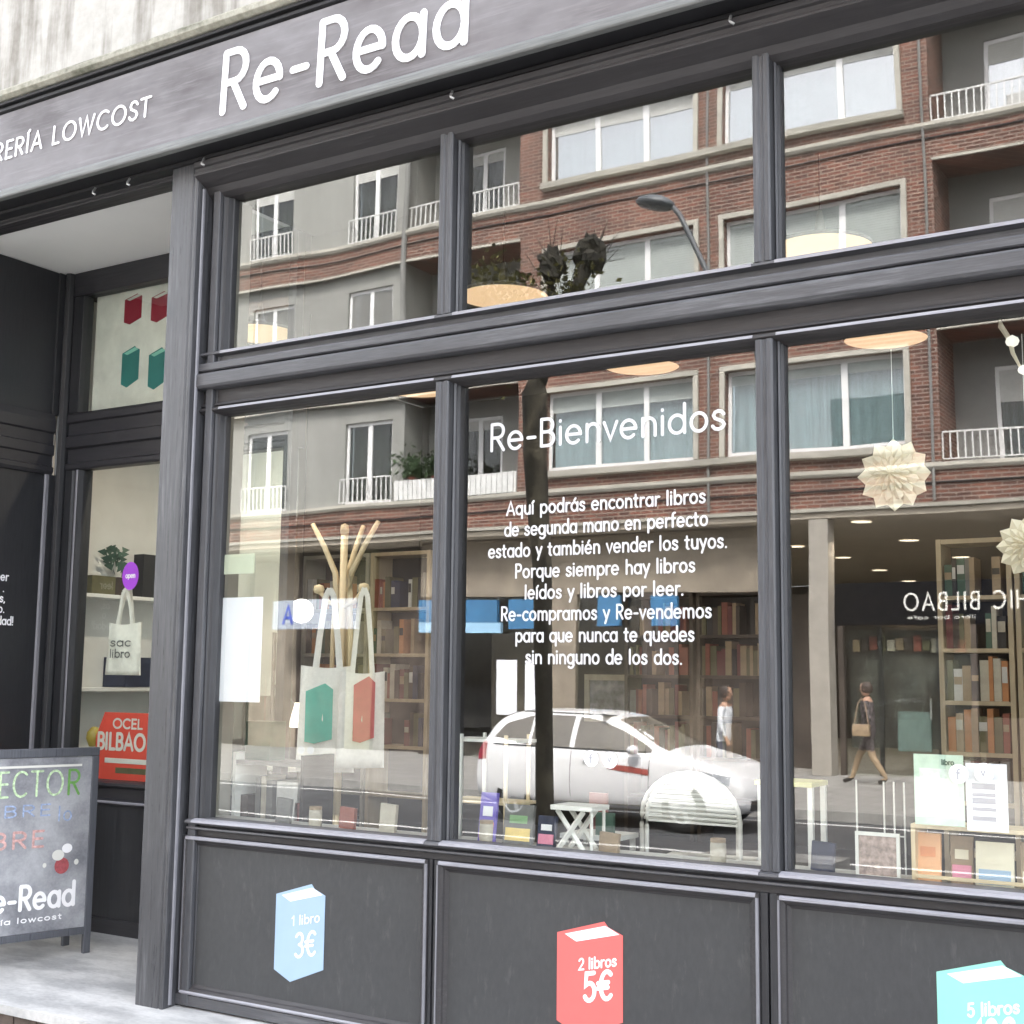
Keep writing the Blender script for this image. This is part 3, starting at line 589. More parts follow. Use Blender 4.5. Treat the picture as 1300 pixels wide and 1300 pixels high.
for k, (t2, wd) in enumerate(zip(body, wds)):
    tot = sum(G[c][0]+.13 for c in t2)-.13; xw = -2.585-wd/2
    for wd_ in t2.split(' '):
        ww = sum(G[c][0]+.13 for c in wd_)-.13
        lettering('word', wd_, (xw, yv, 2.333-k*.0927), X3, Z3, .058, .0086, WHITEV, wl, width=ww*wd/tot, track=.13, thick=.0012)
        xw += (ww+.13+G[' '][0]+.13)*wd/tot
def icon(t0, x, z, rr=.034):
    n = 20
    MB().add([(x+rr*math.cos(2*PI*k/n), yv-.0012, z+rr*math.sin(2*PI*k/n)) for k in range(n)]+[(x+rr*math.cos(2*PI*k/n), yv, z+rr*math.sin(2*PI*k/n)) for k in range(n)], [tuple(range(n)), tuple(range(n,2*n))[::-1]]+[(k,(k+1)%n,n+(k+1)%n,n+k) for k in range(n)]).build('round_icon', WHITEP, t0)
DG = plain('icon_grey', (.35,.36,.38), .6, .05)
t0 = thing('window_icons', 'pair of round white icons on the middle lower pane', 'decal', (0,0,0)); icon(t0, -2.631, 1.293); icon(t0, -2.543, 1.29)
lettering('glyph', 'f', (-2.638,yv-.0014,1.275), X3, Z3, .034, .006, DG, t0, thick=.0006); lettering('glyph', 'v', (-2.552,yv-.0014,1.282), X3, Z3, .026, .006, DG, t0, thick=.0006)
t0 = thing('window_icons', 'pair of round white icons overlapping the posters on right pane', 'decal', (0,0,0)); icon(t0, -1.149, 1.301); icon(t0, -1.062, 1.309)
lettering('glyph', 'f', (-1.156,yv-.0014,1.283), X3, Z3, .034, .006, DG, t0, thick=.0006); lettering('glyph', 'v', (-1.071,yv-.0014,1.298), X3, Z3, .026, .006, DG, t0, thick=.0006)

PAPER = plain('white_paper', (.84,.85,.90), .7, .02)
tag(box('paper_sheet', -4.838, -4.487, YG+.012, YG+.014, 1.487, 2.006, PAPER), 'large blank white paper sheet taped inside the left pane', 'paper')
tag(box('paper_sheet', -4.765, -4.553, YG+.012, YG+.014, 2.125, 2.225, plain('pale_green_paper', (.62,.66,.52), .7, .05)), 'small pale green notice high in the left pane', 'paper')
pg = thing('window_poster', 'pale green poster low on the right pane', 'poster', (-1.31, YG+.012, 1.115)); box('sheet', 0, .175, 0, .002, 0, .25, plain('mint_paper', (.52,.66,.55), .7, .1, 20), pg)
box('print_field', .02, .155, -.0012, -.0002, .03, .20, plain('mint_print', (.70,.78,.70), .7, .2, 30), pg); lettering('words', 'libro', (.10,-.0012,.215), X3, Z3, .018, .004, BM['green'], pg, thick=.0004)
pw = thing('window_poster', 'white poster with grey print right of the green one', 'poster', (-1.128, YG+.014, 1.105)); box('sheet', 0, .14, 0, .002, 0, .235, PAPER, pw)
GREYT = plain('grey_print', (.30,.30,.36), .7, .1)
for k, (z, h_) in enumerate(((.145,.02),(.12,.012),(.095,.02),(.07,.012),(.035,.016))): box('print_bar', .02, .10, -.0012, -.0002, z, z+h_, GREYT, pw)

# ================================================================== INTERIOR FURNITURE
# pendant lamps: shallow drum shades, glowing underneath
PG = emis('lamp_diffuser_warm', (1, .67, .40), .085); SHADE = plain('lamp_shade_outside', (.10,.085,.06), .8)
def pendant(x, y, z, label, rad=.25, e=1.6):
    t0 = thing('pendant_lamp', label, 'lamp', (x, y, z), 0, 'pendant lamps in the bookshop')
    MB().lathe([(rad,.0),(rad+.003,.0),(rad+.003,.018),(.10,.05),(.03,.09),(.012,.20)], n=36).build('lamp_shade', SHADE, t0, smooth=False)
    MB().lathe([(rad-.002,.008),(.0001,.008)], n=36).build('diffuser', PG, t0)
    MB().tube([(0,0,.2),(0,0,4.19-z)], .004, 6).build('cord', DARKP, t0)
    l = bpy.data.lights.new('pendant_light', 'SPOT'); l.spot_size = R(165); l.spot_blend = .6; l.shadow_soft_size = .012; l.energy = e*1.5; l.color = (1, .84, .66)
    lo = bpy.data.objects.new('pendant_light', l); COL.objects.link(lo); lo.parent = t0; lo.location = (0,0,-.01)
    return t0
for x, y, lab, *en in ((-5.5,1.08,'glowing pendant lamp low in the upper left pane', 5.5), (-3.77,1.15,'glowing pendant lamp low in the upper middle pane'), (-2.0,1.23,'glowing pendant lamp low in the upper right pane'),
                  (-5.59,2.87,'glowing pendant lamp at top right corner of the lower left pane'), (-3.83,3.0,'glowing pendant lamp at the top of the lower middle pane'), (-2.21,3.07,'glowing pendant lamp at the top of the lower right pane')):
    pendant(x, y, 3.7, lab, e=en[0] if en else (1.6 if y < 2 else .8))
# bookcases
PINE = plain('pine_board', (.46,.37,.25), .6, .15, 10, stretch=(1,1,.1)); GREYSH = plain('grey_shelf_board', (.34,.32,.27), .7, .1)
colkeys = list(BC)
ords = ['bottom', 'second', 'third', 'fourth', 'fifth', 'sixth', 'top']
def nth(k): return ['first','second','third','fourth','fifth','sixth','seventh','eighth','ninth','tenth','eleventh','twelfth','thirteenth','fourteenth','fifteenth','sixteenth'][k] if k < 16 else 'last'
def bookcase(x0, x1, y, zs, top, label, short, frame=PINE, dpt=.26, dens=.93, cols=None, seed=1):
    rnd = random.Random(seed)
    t0 = thing('bookcase', label, 'bookcase', (x0, y, .36)); w = x1-x0; z00 = .36
    for xa in (0, w-.03): box('upright', xa, xa+.03, 0, dpt, 0, top-z00, frame, t0, .001)
    box('back_panel', .031, w-.031, dpt-.01, dpt-.001, 0, top-z00-.03, BM['black'], t0)  # black, so the shade between the books is in its colour
    for z in zs: box('shelf', .031, w-.031, 0, dpt-.011, z-z00-.025, z-z00, frame, t0, .001)
    box('top_board', .031, w-.031, 0, dpt-.011, top-z00-.03, top-z00-.001, frame, t0, .001)
    for si, z in enumerate(zs):
        if z < .8: continue          # hidden below the window sill and the display
        nxt = (zs[si+1] if si+1 < len(zs) else top)-.035; x = x0+.04
        cnt = []
        while x < x1-.07:
            bw = rnd.uniform(.022, .05); bh = min(rnd.uniform(.19, .27), nxt-z-.01); gap = 0
            if rnd.random() > dens: x += rnd.uniform(.04, .12); continue
            c = rnd.choice(cols or colkeys); bw = bw*1.12; bd_ = rnd.uniform(.14,.19)
            if x+bw > x1-.035: break
            o = simple_book('book', x+bw/2, y+rnd.uniform(.008,.03), z+.001, bw-.002, bd_, bh, BM[c], '%s, %s shelf of %s, %s from its left end' % (c+' book', ords[min(si,6)], short, nth(len(cnt))), 'books on the %s' % short); cnt.append(1)
            if y < 4 and rnd.random() < .45:
                tb_ = box('title_band', -bw/2+.003, bw/2-.005, -.0012, -.0002, bh*rnd.uniform(.45,.6), bh*rnd.uniform(.7,.86), rnd.choice((BM['cream'], BM['black'], BM['tan'], BM['white'])), o)
            x += bw
    return t0
bookcase(-2.04, -1.60, 3.45, [.62,.92,1.21,1.515,1.83,2.15], 2.50, 'tall pine bookcase of mixed books behind the right pane', 'right pine bookcase', seed=3)
bookcase(-1.585, -1.12, 3.45, [.62,.92,1.21,1.515,1.83,2.15], 2.50, 'second pine bookcase close to the right edge of the photo', 'rightmost pine bookcase', seed=5)
bookcase(-7.18, -6.50, 3.5, [.72,1.09,1.45,1.80,2.16], 2.60, 'dark framed bookcase behind the coat stand', 'dark bookcase behind coat stand', frame=GREYSH, seed=31)
bookcase(-6.48, -5.90, 3.5, [.72,1.09,1.45,1.80,2.16], 2.60, 'pine bookcase between the tote bags and the first mullion', 'pine bookcase by first mullion', seed=21)
bookcase(-4.95, -4.34, 4.95, [.7,1.02,1.34,1.66,1.98], 2.32, 'dark bookcase at the back seen through the middle pane', 'dark back bookcase', frame=BM['dark brown'], cols=['dark red','dark brown','black','tan','brick red','olive','grey'], seed=11)
bookcase(-4.31, -3.70, 4.95, [.7,1.02,1.34,1.66,1.98], 2.32, 'dark bookcase beside it, near the second mullion', 'dark bookcase near the mullion', frame=BM['dark brown'], cols=['dark red','dark brown','black','tan','brick red','olive'], seed=12)
# frame on the back wall
pf = thing('framed_picture', 'cream framed grey picture on the back wall in the middle pane', 'picture', (-5.50, 5.27, 1.26))
for a in ((0,.52,0,.05),(0,.52,.35,.40),(0,.05,.051,.349),(.47,.52,.051,.349)): box('frame_side', a[0], a[1], 0, .02, a[2], a[3], BM['cream'], pf)
box('picture', .05, .47, .012, .019, .05, .35, plain('grey_photo', (.25,.26,.28), .6, .6, 9), pf)
# coat stand
LW = plain('light_bent_wood', (.74,.60,.38), .45, .12, 12, stretch=(1,1,.15))
cs = thing('coat_stand', 'light wooden coat stand holding two tote bags in left window', 'coat stand', (-4.883, 1.2, .36))
MB().tube([(0,0,.02),(0,0,2.10)], .022, 12).build('post', LW, cs, smooth=True)
MB().lathe([(.0,0),(.023,0),(.026,.03),(.022,.06),(.0,.07)], (0,0,2.08), 14).build('finial', LW, cs, smooth=True)
for k, (dx, dy) in enumerate(((-.22,-.03),(.225,.03),(-.02,.2))):
    MB().tube([(dx*.28,dy*.28,1.22),(dx*.26,dy*.26,1.50),(dx*.20,dy*.20,1.74),(dx*.25,dy*.25,1.86),(dx*.62,dy*.62,2.02),(dx,dy,2.155)], [.013,.015,.018,.018,.016,.014], 8).build('arm', LW, cs, smooth=True)
for k, (dx, dy) in enumerate(((-.165,-.02),(.17,-.02))):
    MB().tube([(dx*.1,dy*.1,1.66),(dx*.6,dy*.6,1.69),(dx,dy,1.76)], .014, 8).build('peg', LW, cs, smooth=True)
    MB().lathe([(0,-.03),(.026,-.02),(.034,0),(.026,.022),(0,.03)], (dx,dy,1.765), 12).build('peg_knob', LW, cs, smooth=True)
for k in range(4):
    a = PI/4+k*PI/2; MB().tube([(0,0,.5),(.05*math.cos(a),.05*math.sin(a),.30),(.24*math.cos(a),.24*math.sin(a),.0)], .016, 8).build('foot', LW, cs, smooth=True)
def tote(x, y, ztop, w, h, strap, rz, mt, lab, bx, bw, bh, icons):
    t0 = thing('tote_bag', lab, 'tote bag', (x, y, ztop), rz, 'tote bags hanging on the coat stand')
    bag(t0, w, h, .04, strap)
    bk = MB().py([(bx,-h*.72),(bx,-h*.72+bh*.86),(bx+bw*.7,-h*.72+bh),(bx+bw,-h*.72+bh*.9),(bx+bw,-h*.72+bh*.05),(bx+bw*.35,-h*.72-.01)], -.048, -.046).build('printed_book', mt, t0)
    if icons:
        for k in range(2):
            MB().add([(bx-.02+k*.06+.022*math.cos(2*PI*j/12), -.047, -h*.80+.022*math.sin(2*PI*j/12)) for j in range(12)]+[(bx-.02+k*.06+.022*math.cos(2*PI*j/12), -.045, -h*.80+.022*math.sin(2*PI*j/12)) for j in range(12)], [tuple(range(12)), tuple(range(12,24))[::-1]]+[(j,(j+1)%12,12+(j+1)%12,12+j) for j in range(12)]).build('printed_icon', WHITEP, t0)
tote(-4.89, 1.09, 1.68, .36, .60, .44, R(14), plain('tote_teal_print', (.10,.52,.40), .7), 'tote bag with green book print hanging on the coat stand', -.11, .17, .33, True)
tote(-4.67, 1.13, 1.65, .27, .54, .47, R(44), plain('tote_red_print', (.62,.12,.14), .7), 'tote bag with red book print hanging right of the green one', -.05, .12, .36, False)
# floor lamp, globe, round table, low shelf
fl = thing('floor_lamp', 'dark floor lamp with small white shade beside the paper sheet', 'lamp', (-6.12, 2.0, .36))
DM = plain('dark_metal', (.05,.055,.06), .4, .2)
MB().tube([(0,0,0),(0,0,1.55)], .014, 8).build('pole', DM, fl, smooth=True); MB().lathe([(0,0),(.14,0),(.14,.02),(0,.03)], n=20).build('base', DM, fl)
MB().tube([(0,0,1.20),(.16,0,1.10),(.22,0,1.05)], .008, 6).build('arm', DM, fl)
MB().lathe([(.09,-.10),(.085,-.098),(.045,.06),(.05,.06)], (.26,0,1.02), 18).build('lamp_shade', emis('lit_small_shade', (1,.93,.80), .16), fl)
gl = thing('globe_lamp', 'small round white globe lamp above the floor lamp', 'lamp', (-6.06, 2.2, 1.98))
MB().lathe([(0,0)]+[(.085*math.sin(PI*k/10), .085-.085*math.cos(PI*k/10)) for k in range(1,10)]+[(0,.17)], n=18).build('globe', emis('lit_globe', (1,.97,.9), .18), gl, smooth=True)
MB().tube([(0,0,.17),(0,0,2.2)], .003, 5).build('cord', DARKP, gl)
rt = thing('round_table', 'small round white table behind the tote bags', 'table', (-5.95, 2.2, .36))
MB().lathe([(0,.63),(.30,.63),(.30,.655),(0,.66)], n=28).build('table_top', OFFW, rt); MB().tube([(0,0,.02),(0,0,.629)], .025, 10).build('stem', OFFW, rt); MB().lathe([(0,0),(.2,0),(.19,.02),(0,.03)], n=20).build('foot', OFFW, rt)
def stand_books(rows, group, defw=.03):
    pass
# items on the low ledge, left pane
ls = thing('low_shelf', 'low open shelf with a few books in the corner of the left pane', 'shelf', (-4.90, .36, .36))
box('side', 0, .02, 0, .24, 0, .86, OFFW, ls); box('side', .46, .48, 0, .24, 0, .86, BM['black'], ls); box('board', .021, .459, 0, .24, .50, .52, OFFW, ls); box('board', .021, .459, 0, .24, .80, .82, BM['grey'], ls)
for k, (dx, wv, c, h_) in enumerate(((.05,.05,'dark brown',.12),(.14,.03,'grey',.22),(.18,.03,'cream',.22),(.22,.04,'grey',.20),(.34,.14,'white',.20),(.42,.05,'dark red',.10))):
    simple_book('book', -4.90+dx, .40, .36+.521, wv, .15, h_, BM[c], '%s book %s on the low corner shelf, %s from the left' % (c, 'lying' if h_ < .15 else 'standing', ['first','second','third','fourth','fifth','sixth'][k]), 'books on the low corner shelf')
simple_book('storage_tin', -4.79, .42, 1.18, .17, .12, .20, BM['green'], 'green tin on top of the low corner shelf')['category'] = 'tin'
cbn = thing('cabinet', 'dark green cabinet low behind the white paper sheet', 'cabinet', (-6.75, 1.75, .36))
box('carcass', 0, .62, 0, .30, 0, 1.12, plain('dark_green_paint', (.03,.06,.045), .5), cbn, .004); box('door', .01, .30, -.012, -.001, .04, 1.08, MATS['dark_green_paint'], cbn, .003); box('door', .32, .61, -.012, -.001, .04, 1.08, MATS['dark_green_paint'], cbn, .003)
for kx, lab_, mt_ in ((-4.2, 'small glass jar of pencils at the foot of the left pane', 'jar'), (-3.22, 'small pale jar behind the first mullion', 'jar'), (-2.12, 'small jar beside the second mullion in the middle pane', 'jar')):
    jr = thing('jar', lab_, 'jar', (kx, .20, .90)); MB().lathe([(0,0),(.03,0),(.032,.01),(.032,.07),(.03,.08),(.0,.078)], n=14).build('jar_body', BM['cream'], jr, smooth=True); MB().lathe([(.0,.081),(.031,.081),(.031,.095),(0,.096)], n=14).build('lid', BM['tan'], jr)
for kx, h_, c_k, lab_ in ((-4.42,.12,'grey','grey booklet leaning low in the left pane'), (-4.02,.10,'brick red','brick red booklet low in the left pane'), (-3.78,.13,'cream','cream booklet low in the left pane'), (-2.62,.08,'tan','tan booklet lying between stool and chair'), (-1.70,.11,'navy','navy booklet beside the small side table')):
    simple_book('book', kx, .21, .901, .09, .02, h_, BM[c_k], lab_, lean=R(4))
# middle pane: slim display stand
ds = thing('display_stand', 'slim wood and white display stand behind the first mullion', 'stand', (-3.47, .345, .36))
for xa in (0.0, .245):
    for ya in (0, .20): box('post', xa, xa+.014, ya, ya+.014, 0, 1.0, LW if xa > .1 else OFFW, ds, .001)
for z in (.685, .965): box('shelf', -.08, .30, .0145, .1995, z, z+.014, LW if z < .8 else OFFW, ds, .001)
def show_book(x, y, z, w, h, cols_, lab, rz=0, lean=R(-8)):
    t0 = thing('display_book', lab, 'book', (x, y, z), rz); t0.rotation_euler = (lean, 0, rz)
    box('cover', -w/2, w/2, 0, .018, 0, h, cols_[0], t0, .001)
    for k, (c, a) in enumerate(zip(cols_[1:], ((-.42,.42,.08,.40),(-.30,.30,.52,.72),(-.25,.25,.80,.90)))): box('cover_print', w*a[0], w*a[1], -.0015, -.0002, h*a[2], h*a[3], c, t0)
    return t0
VIO = plain('violet_cover', (.16,.12,.50), .5, .1); ORA = plain('orange_cover', (.85,.34,.15), .5, .2); YEL = plain('yellow_cover', (.80,.60,.20), .5, .2); PNK = plain('pink_cover', (.80,.30,.42), .5, .2); GRN = plain('green_cover', (.25,.42,.22), .5, .2)
SKIN = plain('peach_cover', (.92,.52,.28), .5, .08); CRM = plain('cream_cover', (.80,.74,.58), .5, .08)
show_book(-3.225, .20, .90, .085, .215, [VIO, ORA, WHITEP], 'violet and orange book standing beside the first mullion')
show_book(-3.075, .22, .90, .15, .17, [BM['grey'], YEL, GRN], 'book with yellow cover print right of the violet book')
show_book(-2.93, .22, .90, .09, .13, [BM['navy'], PNK, WHITEP], 'small dark book with pink print left of white stool')
show_book(-3.48, .20, .90, .12, .15, [PNK, WHITEP, RED], 'white and red booklet at right foot of the left pane')
show_book(-2.85, .55, .95, .09, .16, [BM['brick red'], BM['dark red']], 'brick red book standing behind the white stool', lean=0)
show_book(-2.79, .50, .93, .09, .10, [BM['green'], BM['green']], 'green book beside the brick red one', lean=0)
tb = thing('small_table', 'small pale table carrying the brick red and green books', 'table', (-2.86, .50, .36)); box('table_top', -.14, .14, -.03, .2, .55, .57, OFFW, tb)
for xa in (-.13,.11):
    for ya in (-.02,.17): box('leg', xa, xa+.02, ya, ya+.02, 0, .549, OFFW, tb)
WP = plain('white_painted_metal', (.80,.79,.74), .4, .03)
xs = thing('folding_stool', 'white crossed leg stool low in the middle pane', 'stool', (-2.76, .14, .90))
def bar(mb, a, b2, w=.012):
    a = Vector(a); b2 = Vector(b2); mb.tube([a, b2], w, 4); return mb
for yy in (.02, .13):
    bar(MB(), (-.075,yy,0), (.05,yy,.165)).build('leg', WP, xs); bar(MB(), (.045,yy+.014,0), (-.085,yy+.014,.165)).build('leg', WP, xs)
    bar(MB(), (.088,yy,0), (.088,yy,.17), .008).build('leg', WP, xs)
box('seat', -.10, .10, .0, .16, .168, .188, WP, xs, .002)
ch = thing('chair', 'white metal chair with a rounded back in the middle pane', 'chair', (-2.40, .58, .36))
WM = .22
MB().tube([(-WM,0,0),(-WM,0,.45),(-WM,0,.62)]+[(WM*math.cos(PI-PI*k/12)*1.0, 0, .66+.19*math.sin(PI*k/12)) for k in range(13)]+[(WM,0,.62),(WM,0,.45),(WM,0,0)], .0105, 8).build('back_frame', WP, ch, smooth=True)
mb = MB()
for k in range(10):
    z = .64+k*.0205; hw = WM*.96 if z < .66 else WM*.95*math.sqrt(max(0, 1-((z-.66)/.19)**2)); mb.box(-hw, hw, -.004, .004, z, z+.010)
mb.build('back_slats', WP, ch)
box('seat', -.21, .21, .02, .42, .43, .45, WP, ch, .006)
for xa in (-.2, .2): MB().tube([(xa,.40,.43),(xa*1.05,.43,0)], .012, 8).build('leg', WP, ch)
box('seat_rail', -.21, .21, -.02, .0, .40, .43, WP, ch)
ch2 = copy_tree(ch); ch2.location = (-2.46, .68, .36); ch2.rotation_euler = (0,0,R(8)); ch2['label'] = 'second white chair almost hidden behind the rounded one'
for c_ in (ch, ch2): c_['group'] = 'white metal chairs in the middle window'
# right pane items
wt = thing('side_table', 'white side table with a yellowish top beside second mullion', 'table', (-1.94, .49, .36))
box('table_top', -.14, .11, 0, .2, .83, .85, plain('yellow_top', (.60,.58,.25), .5, .1), wt, .002)
for xa in (-.13, .085):
    for ya in (.01, .17): box('leg', xa, xa+.022, ya, ya+.022, 0, .829, WP, wt, .001)
st2 = thing('wire_stand', 'thin white wire stand behind the framed card', 'stand', (-1.52, .50, .36))
for xa in (-.13, -.02, .02, .06): MB().tube([(xa,0,0),(xa,0,.87)], .0035, 6).build('rod', WP, st2)
MB().tube([(-.13,0,.66),(.06,0,.66)], .0035, 6).build('rod', WP, st2)
fc = thing('framed_card', 'small framed card with reddish print low in the right pane', 'picture', (-1.55, .15, .90))
for a in ((0,.165,.155,.168),(0,.165,0,.012),(0,.012,.0125,.1545),(.153,.165,.0125,.1545)): box('frame_side', a[0], a[1], 0, .01, a[2], a[3], WP, fc)
box('card', .012, .153, .003, .009, .012, .155, plain('card_print', (.42,.32,.28), .7, .4, 40), fc)
cr = thing('display_crate', 'open wooden display crate low in the right pane', 'crate', (-1.34, .14, .90))
box('top_board', 0, .62, 0, .17, .195, .21, LW, cr, .001); box('side_board', 0, .015, 0, .17, 0, .194, LW, cr, .001); box('side_board', .605, .62, 0, .17, 0, .194, LW, cr, .001); box('front_lath', .016, .604, -.006, .0, .02, .033, LW, cr)
show_book(-1.29, .17, .902, .09, .175, [SKIN, SKIN, ORA], 'peach orange book in the crate, leftmost', lean=R(-5))
show_book(-1.175, .19, .902, .08, .17, [BM['tan'], PNK, CRM], 'tan book with pink flower print inside the crate', lean=R(-5))
show_book(-1.055, .16, .902, .13, .16, [CRM, BLUEL, CRM], 'cream book with pale blue print inside the crate', lean=R(-5))
show_book(-.92, .17, .902, .10, .165, [BM['tan'], CRM], 'light brown book inside the crate near the right edge', lean=R(-5))
# folded paper stars
PST = plain('star_paper', (.78,.71,.55), .8, .04)
def star(x, y, z, rad, label, sc=1):
    t0 = thing('paper_star', label, 'paper star', (x, y, z), 0, 'folded paper stars hanging in the right window')
    for L_, (rr, n, off, dep) in enumerate(((1.0,12,0,.0),(.74,12,PI/12,-.02),(.50,12,0,-.036),(.28,8,.2,-.05))):
        mb = MB()
        for k in range(n):
            a = 2*PI*k/n+off; w_ = PI/n*1.0; R_ = rad*rr
            p0 = (0,dep-.012,0); p1 = (R_*.83*math.cos(a-w_), dep+.006, R_*.83*math.sin(a-w_)); p2 = (R_*math.cos(a), dep-.006, R_*math.sin(a)); p3 = (R_*.83*math.cos(a+w_), dep+.006, R_*.83*math.sin(a+w_))
            pm = (R_*.60*math.cos(a), dep-.026, R_*.60*math.sin(a))
            mb.add([p0,p1,p2,p3,pm], [(0,1,4),(1,2,4),(2,3,4),(3,0,4)])
        mb.build('folded_petals', PST, t0)
    MB().tube([(0,0,rad*.9),(0,0,2.94-z)], .0015, 4).build('thread', OFFW, t0)
star(-1.426, .35, 2.433, .145, 'large cream folded paper star hanging by the brick reflection')
star(-.93, .35, 2.131, .12, 'cream folded paper star cut by the right edge of the photo')
br = thing('branch_ornament', 'thin pale branch ornament with small bulbs at the top right', 'ornament', (-.965, .35, 2.8))
MB().tube([(-.02,0,.30),(-.045,0,.24),(-.04,0,.18),(-.01,0,.125),(.0,0,.07),(.03,0,.0)], [.008,.010,.011,.010,.008,.004], 7).build('branch', PST, br, smooth=True)
for p in ((.0,0,.115,.026),(.035,0,.0,.020),(.06,0,-.17,.014)):
    MB().lathe([(0,-p[3]),(p[3]*.8,-p[3]*.5),(p[3],0),(p[3]*.8,p[3]*.5),(0,p[3])], p[:3], 12).build('bulb', emis('ornament_bulb', (1,.95,.85), .08), br, smooth=True)

# ================================================================== ACROSS THE STREET (seen mirrored in the glass)
YO = -19.0
m, nt, b = newmat('red_brick'); t = nt.nodes.new('ShaderNodeTexCoord'); sx = nt.nodes.new('ShaderNodeSeparateXYZ'); cx = nt.nodes.new('ShaderNodeCombineXYZ'); ad = nt.nodes.new('ShaderNodeMath'); ad.operation = 'ADD'
nt.links.new(t.outputs['Object'], sx.inputs[0]); nt.links.new(sx.outputs[0], ad.inputs[0]); nt.links.new(sx.outputs[1], ad.inputs[1]); nt.links.new(ad.outputs[0], cx.inputs[0]); nt.links.new(sx.outputs[2], cx.inputs[1])
bt = nt.nodes.new('ShaderNodeTexBrick'); bt.inputs['Scale'].default_value = 1; bt.inputs['Brick Width'].default_value = .26; bt.inputs['Row Height'].default_value = .075; bt.inputs['Mortar Size'].default_value = .013
bt.inputs['Color1'].default_value = (.20,.080,.054,1); bt.inputs['Color2'].default_value = (.085,.040,.031,1); bt.inputs['Mortar'].default_value = (.29,.24,.20,1); bt.inputs['Bias'].default_value = -.1
nt.links.new(cx.outputs[0], bt.inputs['Vector']); n = noise(nt, 1.1, 7); n2 = noise(nt, 9, 5, (.4,1,2.5))
c1 = mixc(nt, .75, bt.outputs['Color'], ramp(nt, n, (.55,.55,.58), (1.15,1.05,1.0), .3, .7), 'MULTIPLY')
nt.links.new(mixc(nt, .55, c1, ramp(nt, n2, (.5,.5,.5), (1.3,1.25,1.2), .3, .7), 'MULTIPLY'), b.inputs['Base Color']); b.inputs['Roughness'].default_value = .85
bump(nt, b, bt.outputs['Fac'], -.5, .01); BRICK = m
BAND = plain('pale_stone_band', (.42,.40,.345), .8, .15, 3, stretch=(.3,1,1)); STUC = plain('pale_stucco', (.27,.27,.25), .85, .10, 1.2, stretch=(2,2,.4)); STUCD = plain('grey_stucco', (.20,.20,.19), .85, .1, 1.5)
OWH = plain('white_window_paint', (.74,.74,.73), .5, .04); CURT = plain('pale_curtain', (.66,.70,.72), .9, .25, 22, stretch=(1,1,.02)); CURTD = plain('dim_curtain', (.16,.15,.13), .9, .4, 10, stretch=(1,1,.05)); SHUT = plain('roller_shutter', (.36,.39,.37), .6, .08)
SHUTL = plain('light_roller_shutter', (.52,.52,.49), .6, .08)
ob = thing('brick_building', 'red brick apartment block with balconies reflected from across the street', 'building', (0,0,0))
def ow(x0, x1, z0, z1, lights, shutter, y=YO, surround=True, par=ob, col=SHUTL, curtain=CURT, rec=.22, glass=None):
    """one window: stone surround, white frame, glass lights, roller shutter"""
    w = MB()
    if surround:
        w.box(x0-.1, x0, y-.0, y+.06, z0, z1); w.box(x1, x1+.1, y-.0, y+.06, z0, z1); w.box(x0-.1, x1+.1, y-.0, y+.06, z1, z1+.1)
    else: w.box(x0, x1, y-.02, y-.005, z1, z1+.04)
    fr_ = w.build('window', BAND if surround else OWH, par)
    yf = y-rec
    f2 = MB(); f2.box(x0, x0+.07, yf, yf+.06, z0, z1); f2.box(x1-.07, x1, yf, yf+.06, z0, z1); f2.box(x0+.07, x1-.07, yf, yf+.06, z0, z0+.09); f2.box(x0+.07, x1-.07, yf, yf+.06, z1-.08, z1)
    for q_ in lights:
        xm = x0+(x1-x0)*q_; f2.box(xm-.06, xm+.06, yf, yf+.065, z0+.09, z1-.08)
    f2.build('frame', OWH, fr_)
    zs_ = z1-(z1-z0)*shutter
    if shutter:
        s_ = MB(); zz = zs_
        while zz < z1-.08: s_.add([(x0+.07,yf+.050,zz),(x1-.07,yf+.050,zz),(x1-.07,yf+.040,min(zz+.05,z1-.08)),(x0+.07,yf+.040,min(zz+.05,z1-.08))], [(0,1,2,3)]); zz += .05
        s_.build('shutter', col, fr_)
    if shutter < .95:
        box('pane', x0+.07, x1-.07, yf+.02, yf+.03, z0+.09, zs_, glass or OGLASS, fr_)
        c_ = MB(); k = int((x1-x0)/.11); hh = [(x0+.07+(x1-x0-.14)*i/k, yf-.10+(.03 if i % 2 else 0)) for i in range(k+1)]
        for i in range(k):
            a, b2 = hh[i], hh[i+1]; c_.add([(a[0],a[1],z0+.02),(b2[0],b2[1],z0+.02),(b2[0],b2[1],z1),(a[0],a[1],z1)], [(0,1,2,3)])
        c_.build('curtain', curtain, fr_)
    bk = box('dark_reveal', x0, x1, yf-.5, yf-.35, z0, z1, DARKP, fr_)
    return fr_
def wall_with_holes(x0, x1, z0, z1, holes, y, th, mat_, par, name='wall'):
    """rows of boxes round the window holes"""
    zsx = sorted({z0, z1}|{h[2] for h in holes}|{h[3] for h in holes}); mb = MB()
    for za, zb in zip(zsx, zsx[1:]):
        hs_ = sorted((h[0], h[1]) for h in holes if h[2] < zb-1e-6 and h[3] > za+1e-6); x = x0
        for a, b2 in hs_:
            if a > x: mb.box(x, a, y-th, y, za, zb)
            x = b2
        if x < x1: mb.box(x, x1, y-th, y, za, zb)
    return mb.build(name, mat_, par)
FL = [(5.97, 7.73), (9.17, 10.86), (12.38, 13.95), (15.6, 17.2)]
holes = [(xa, xb, a, b2) for a, b2 in FL for xa, xb in ((-14.05,-10.60),(-9.95,-6.40))]
wall_with_holes(-14.75, -5.80, 4.86, 18.4, holes, YO, .35, BRICK, ob, 'brick_wall')
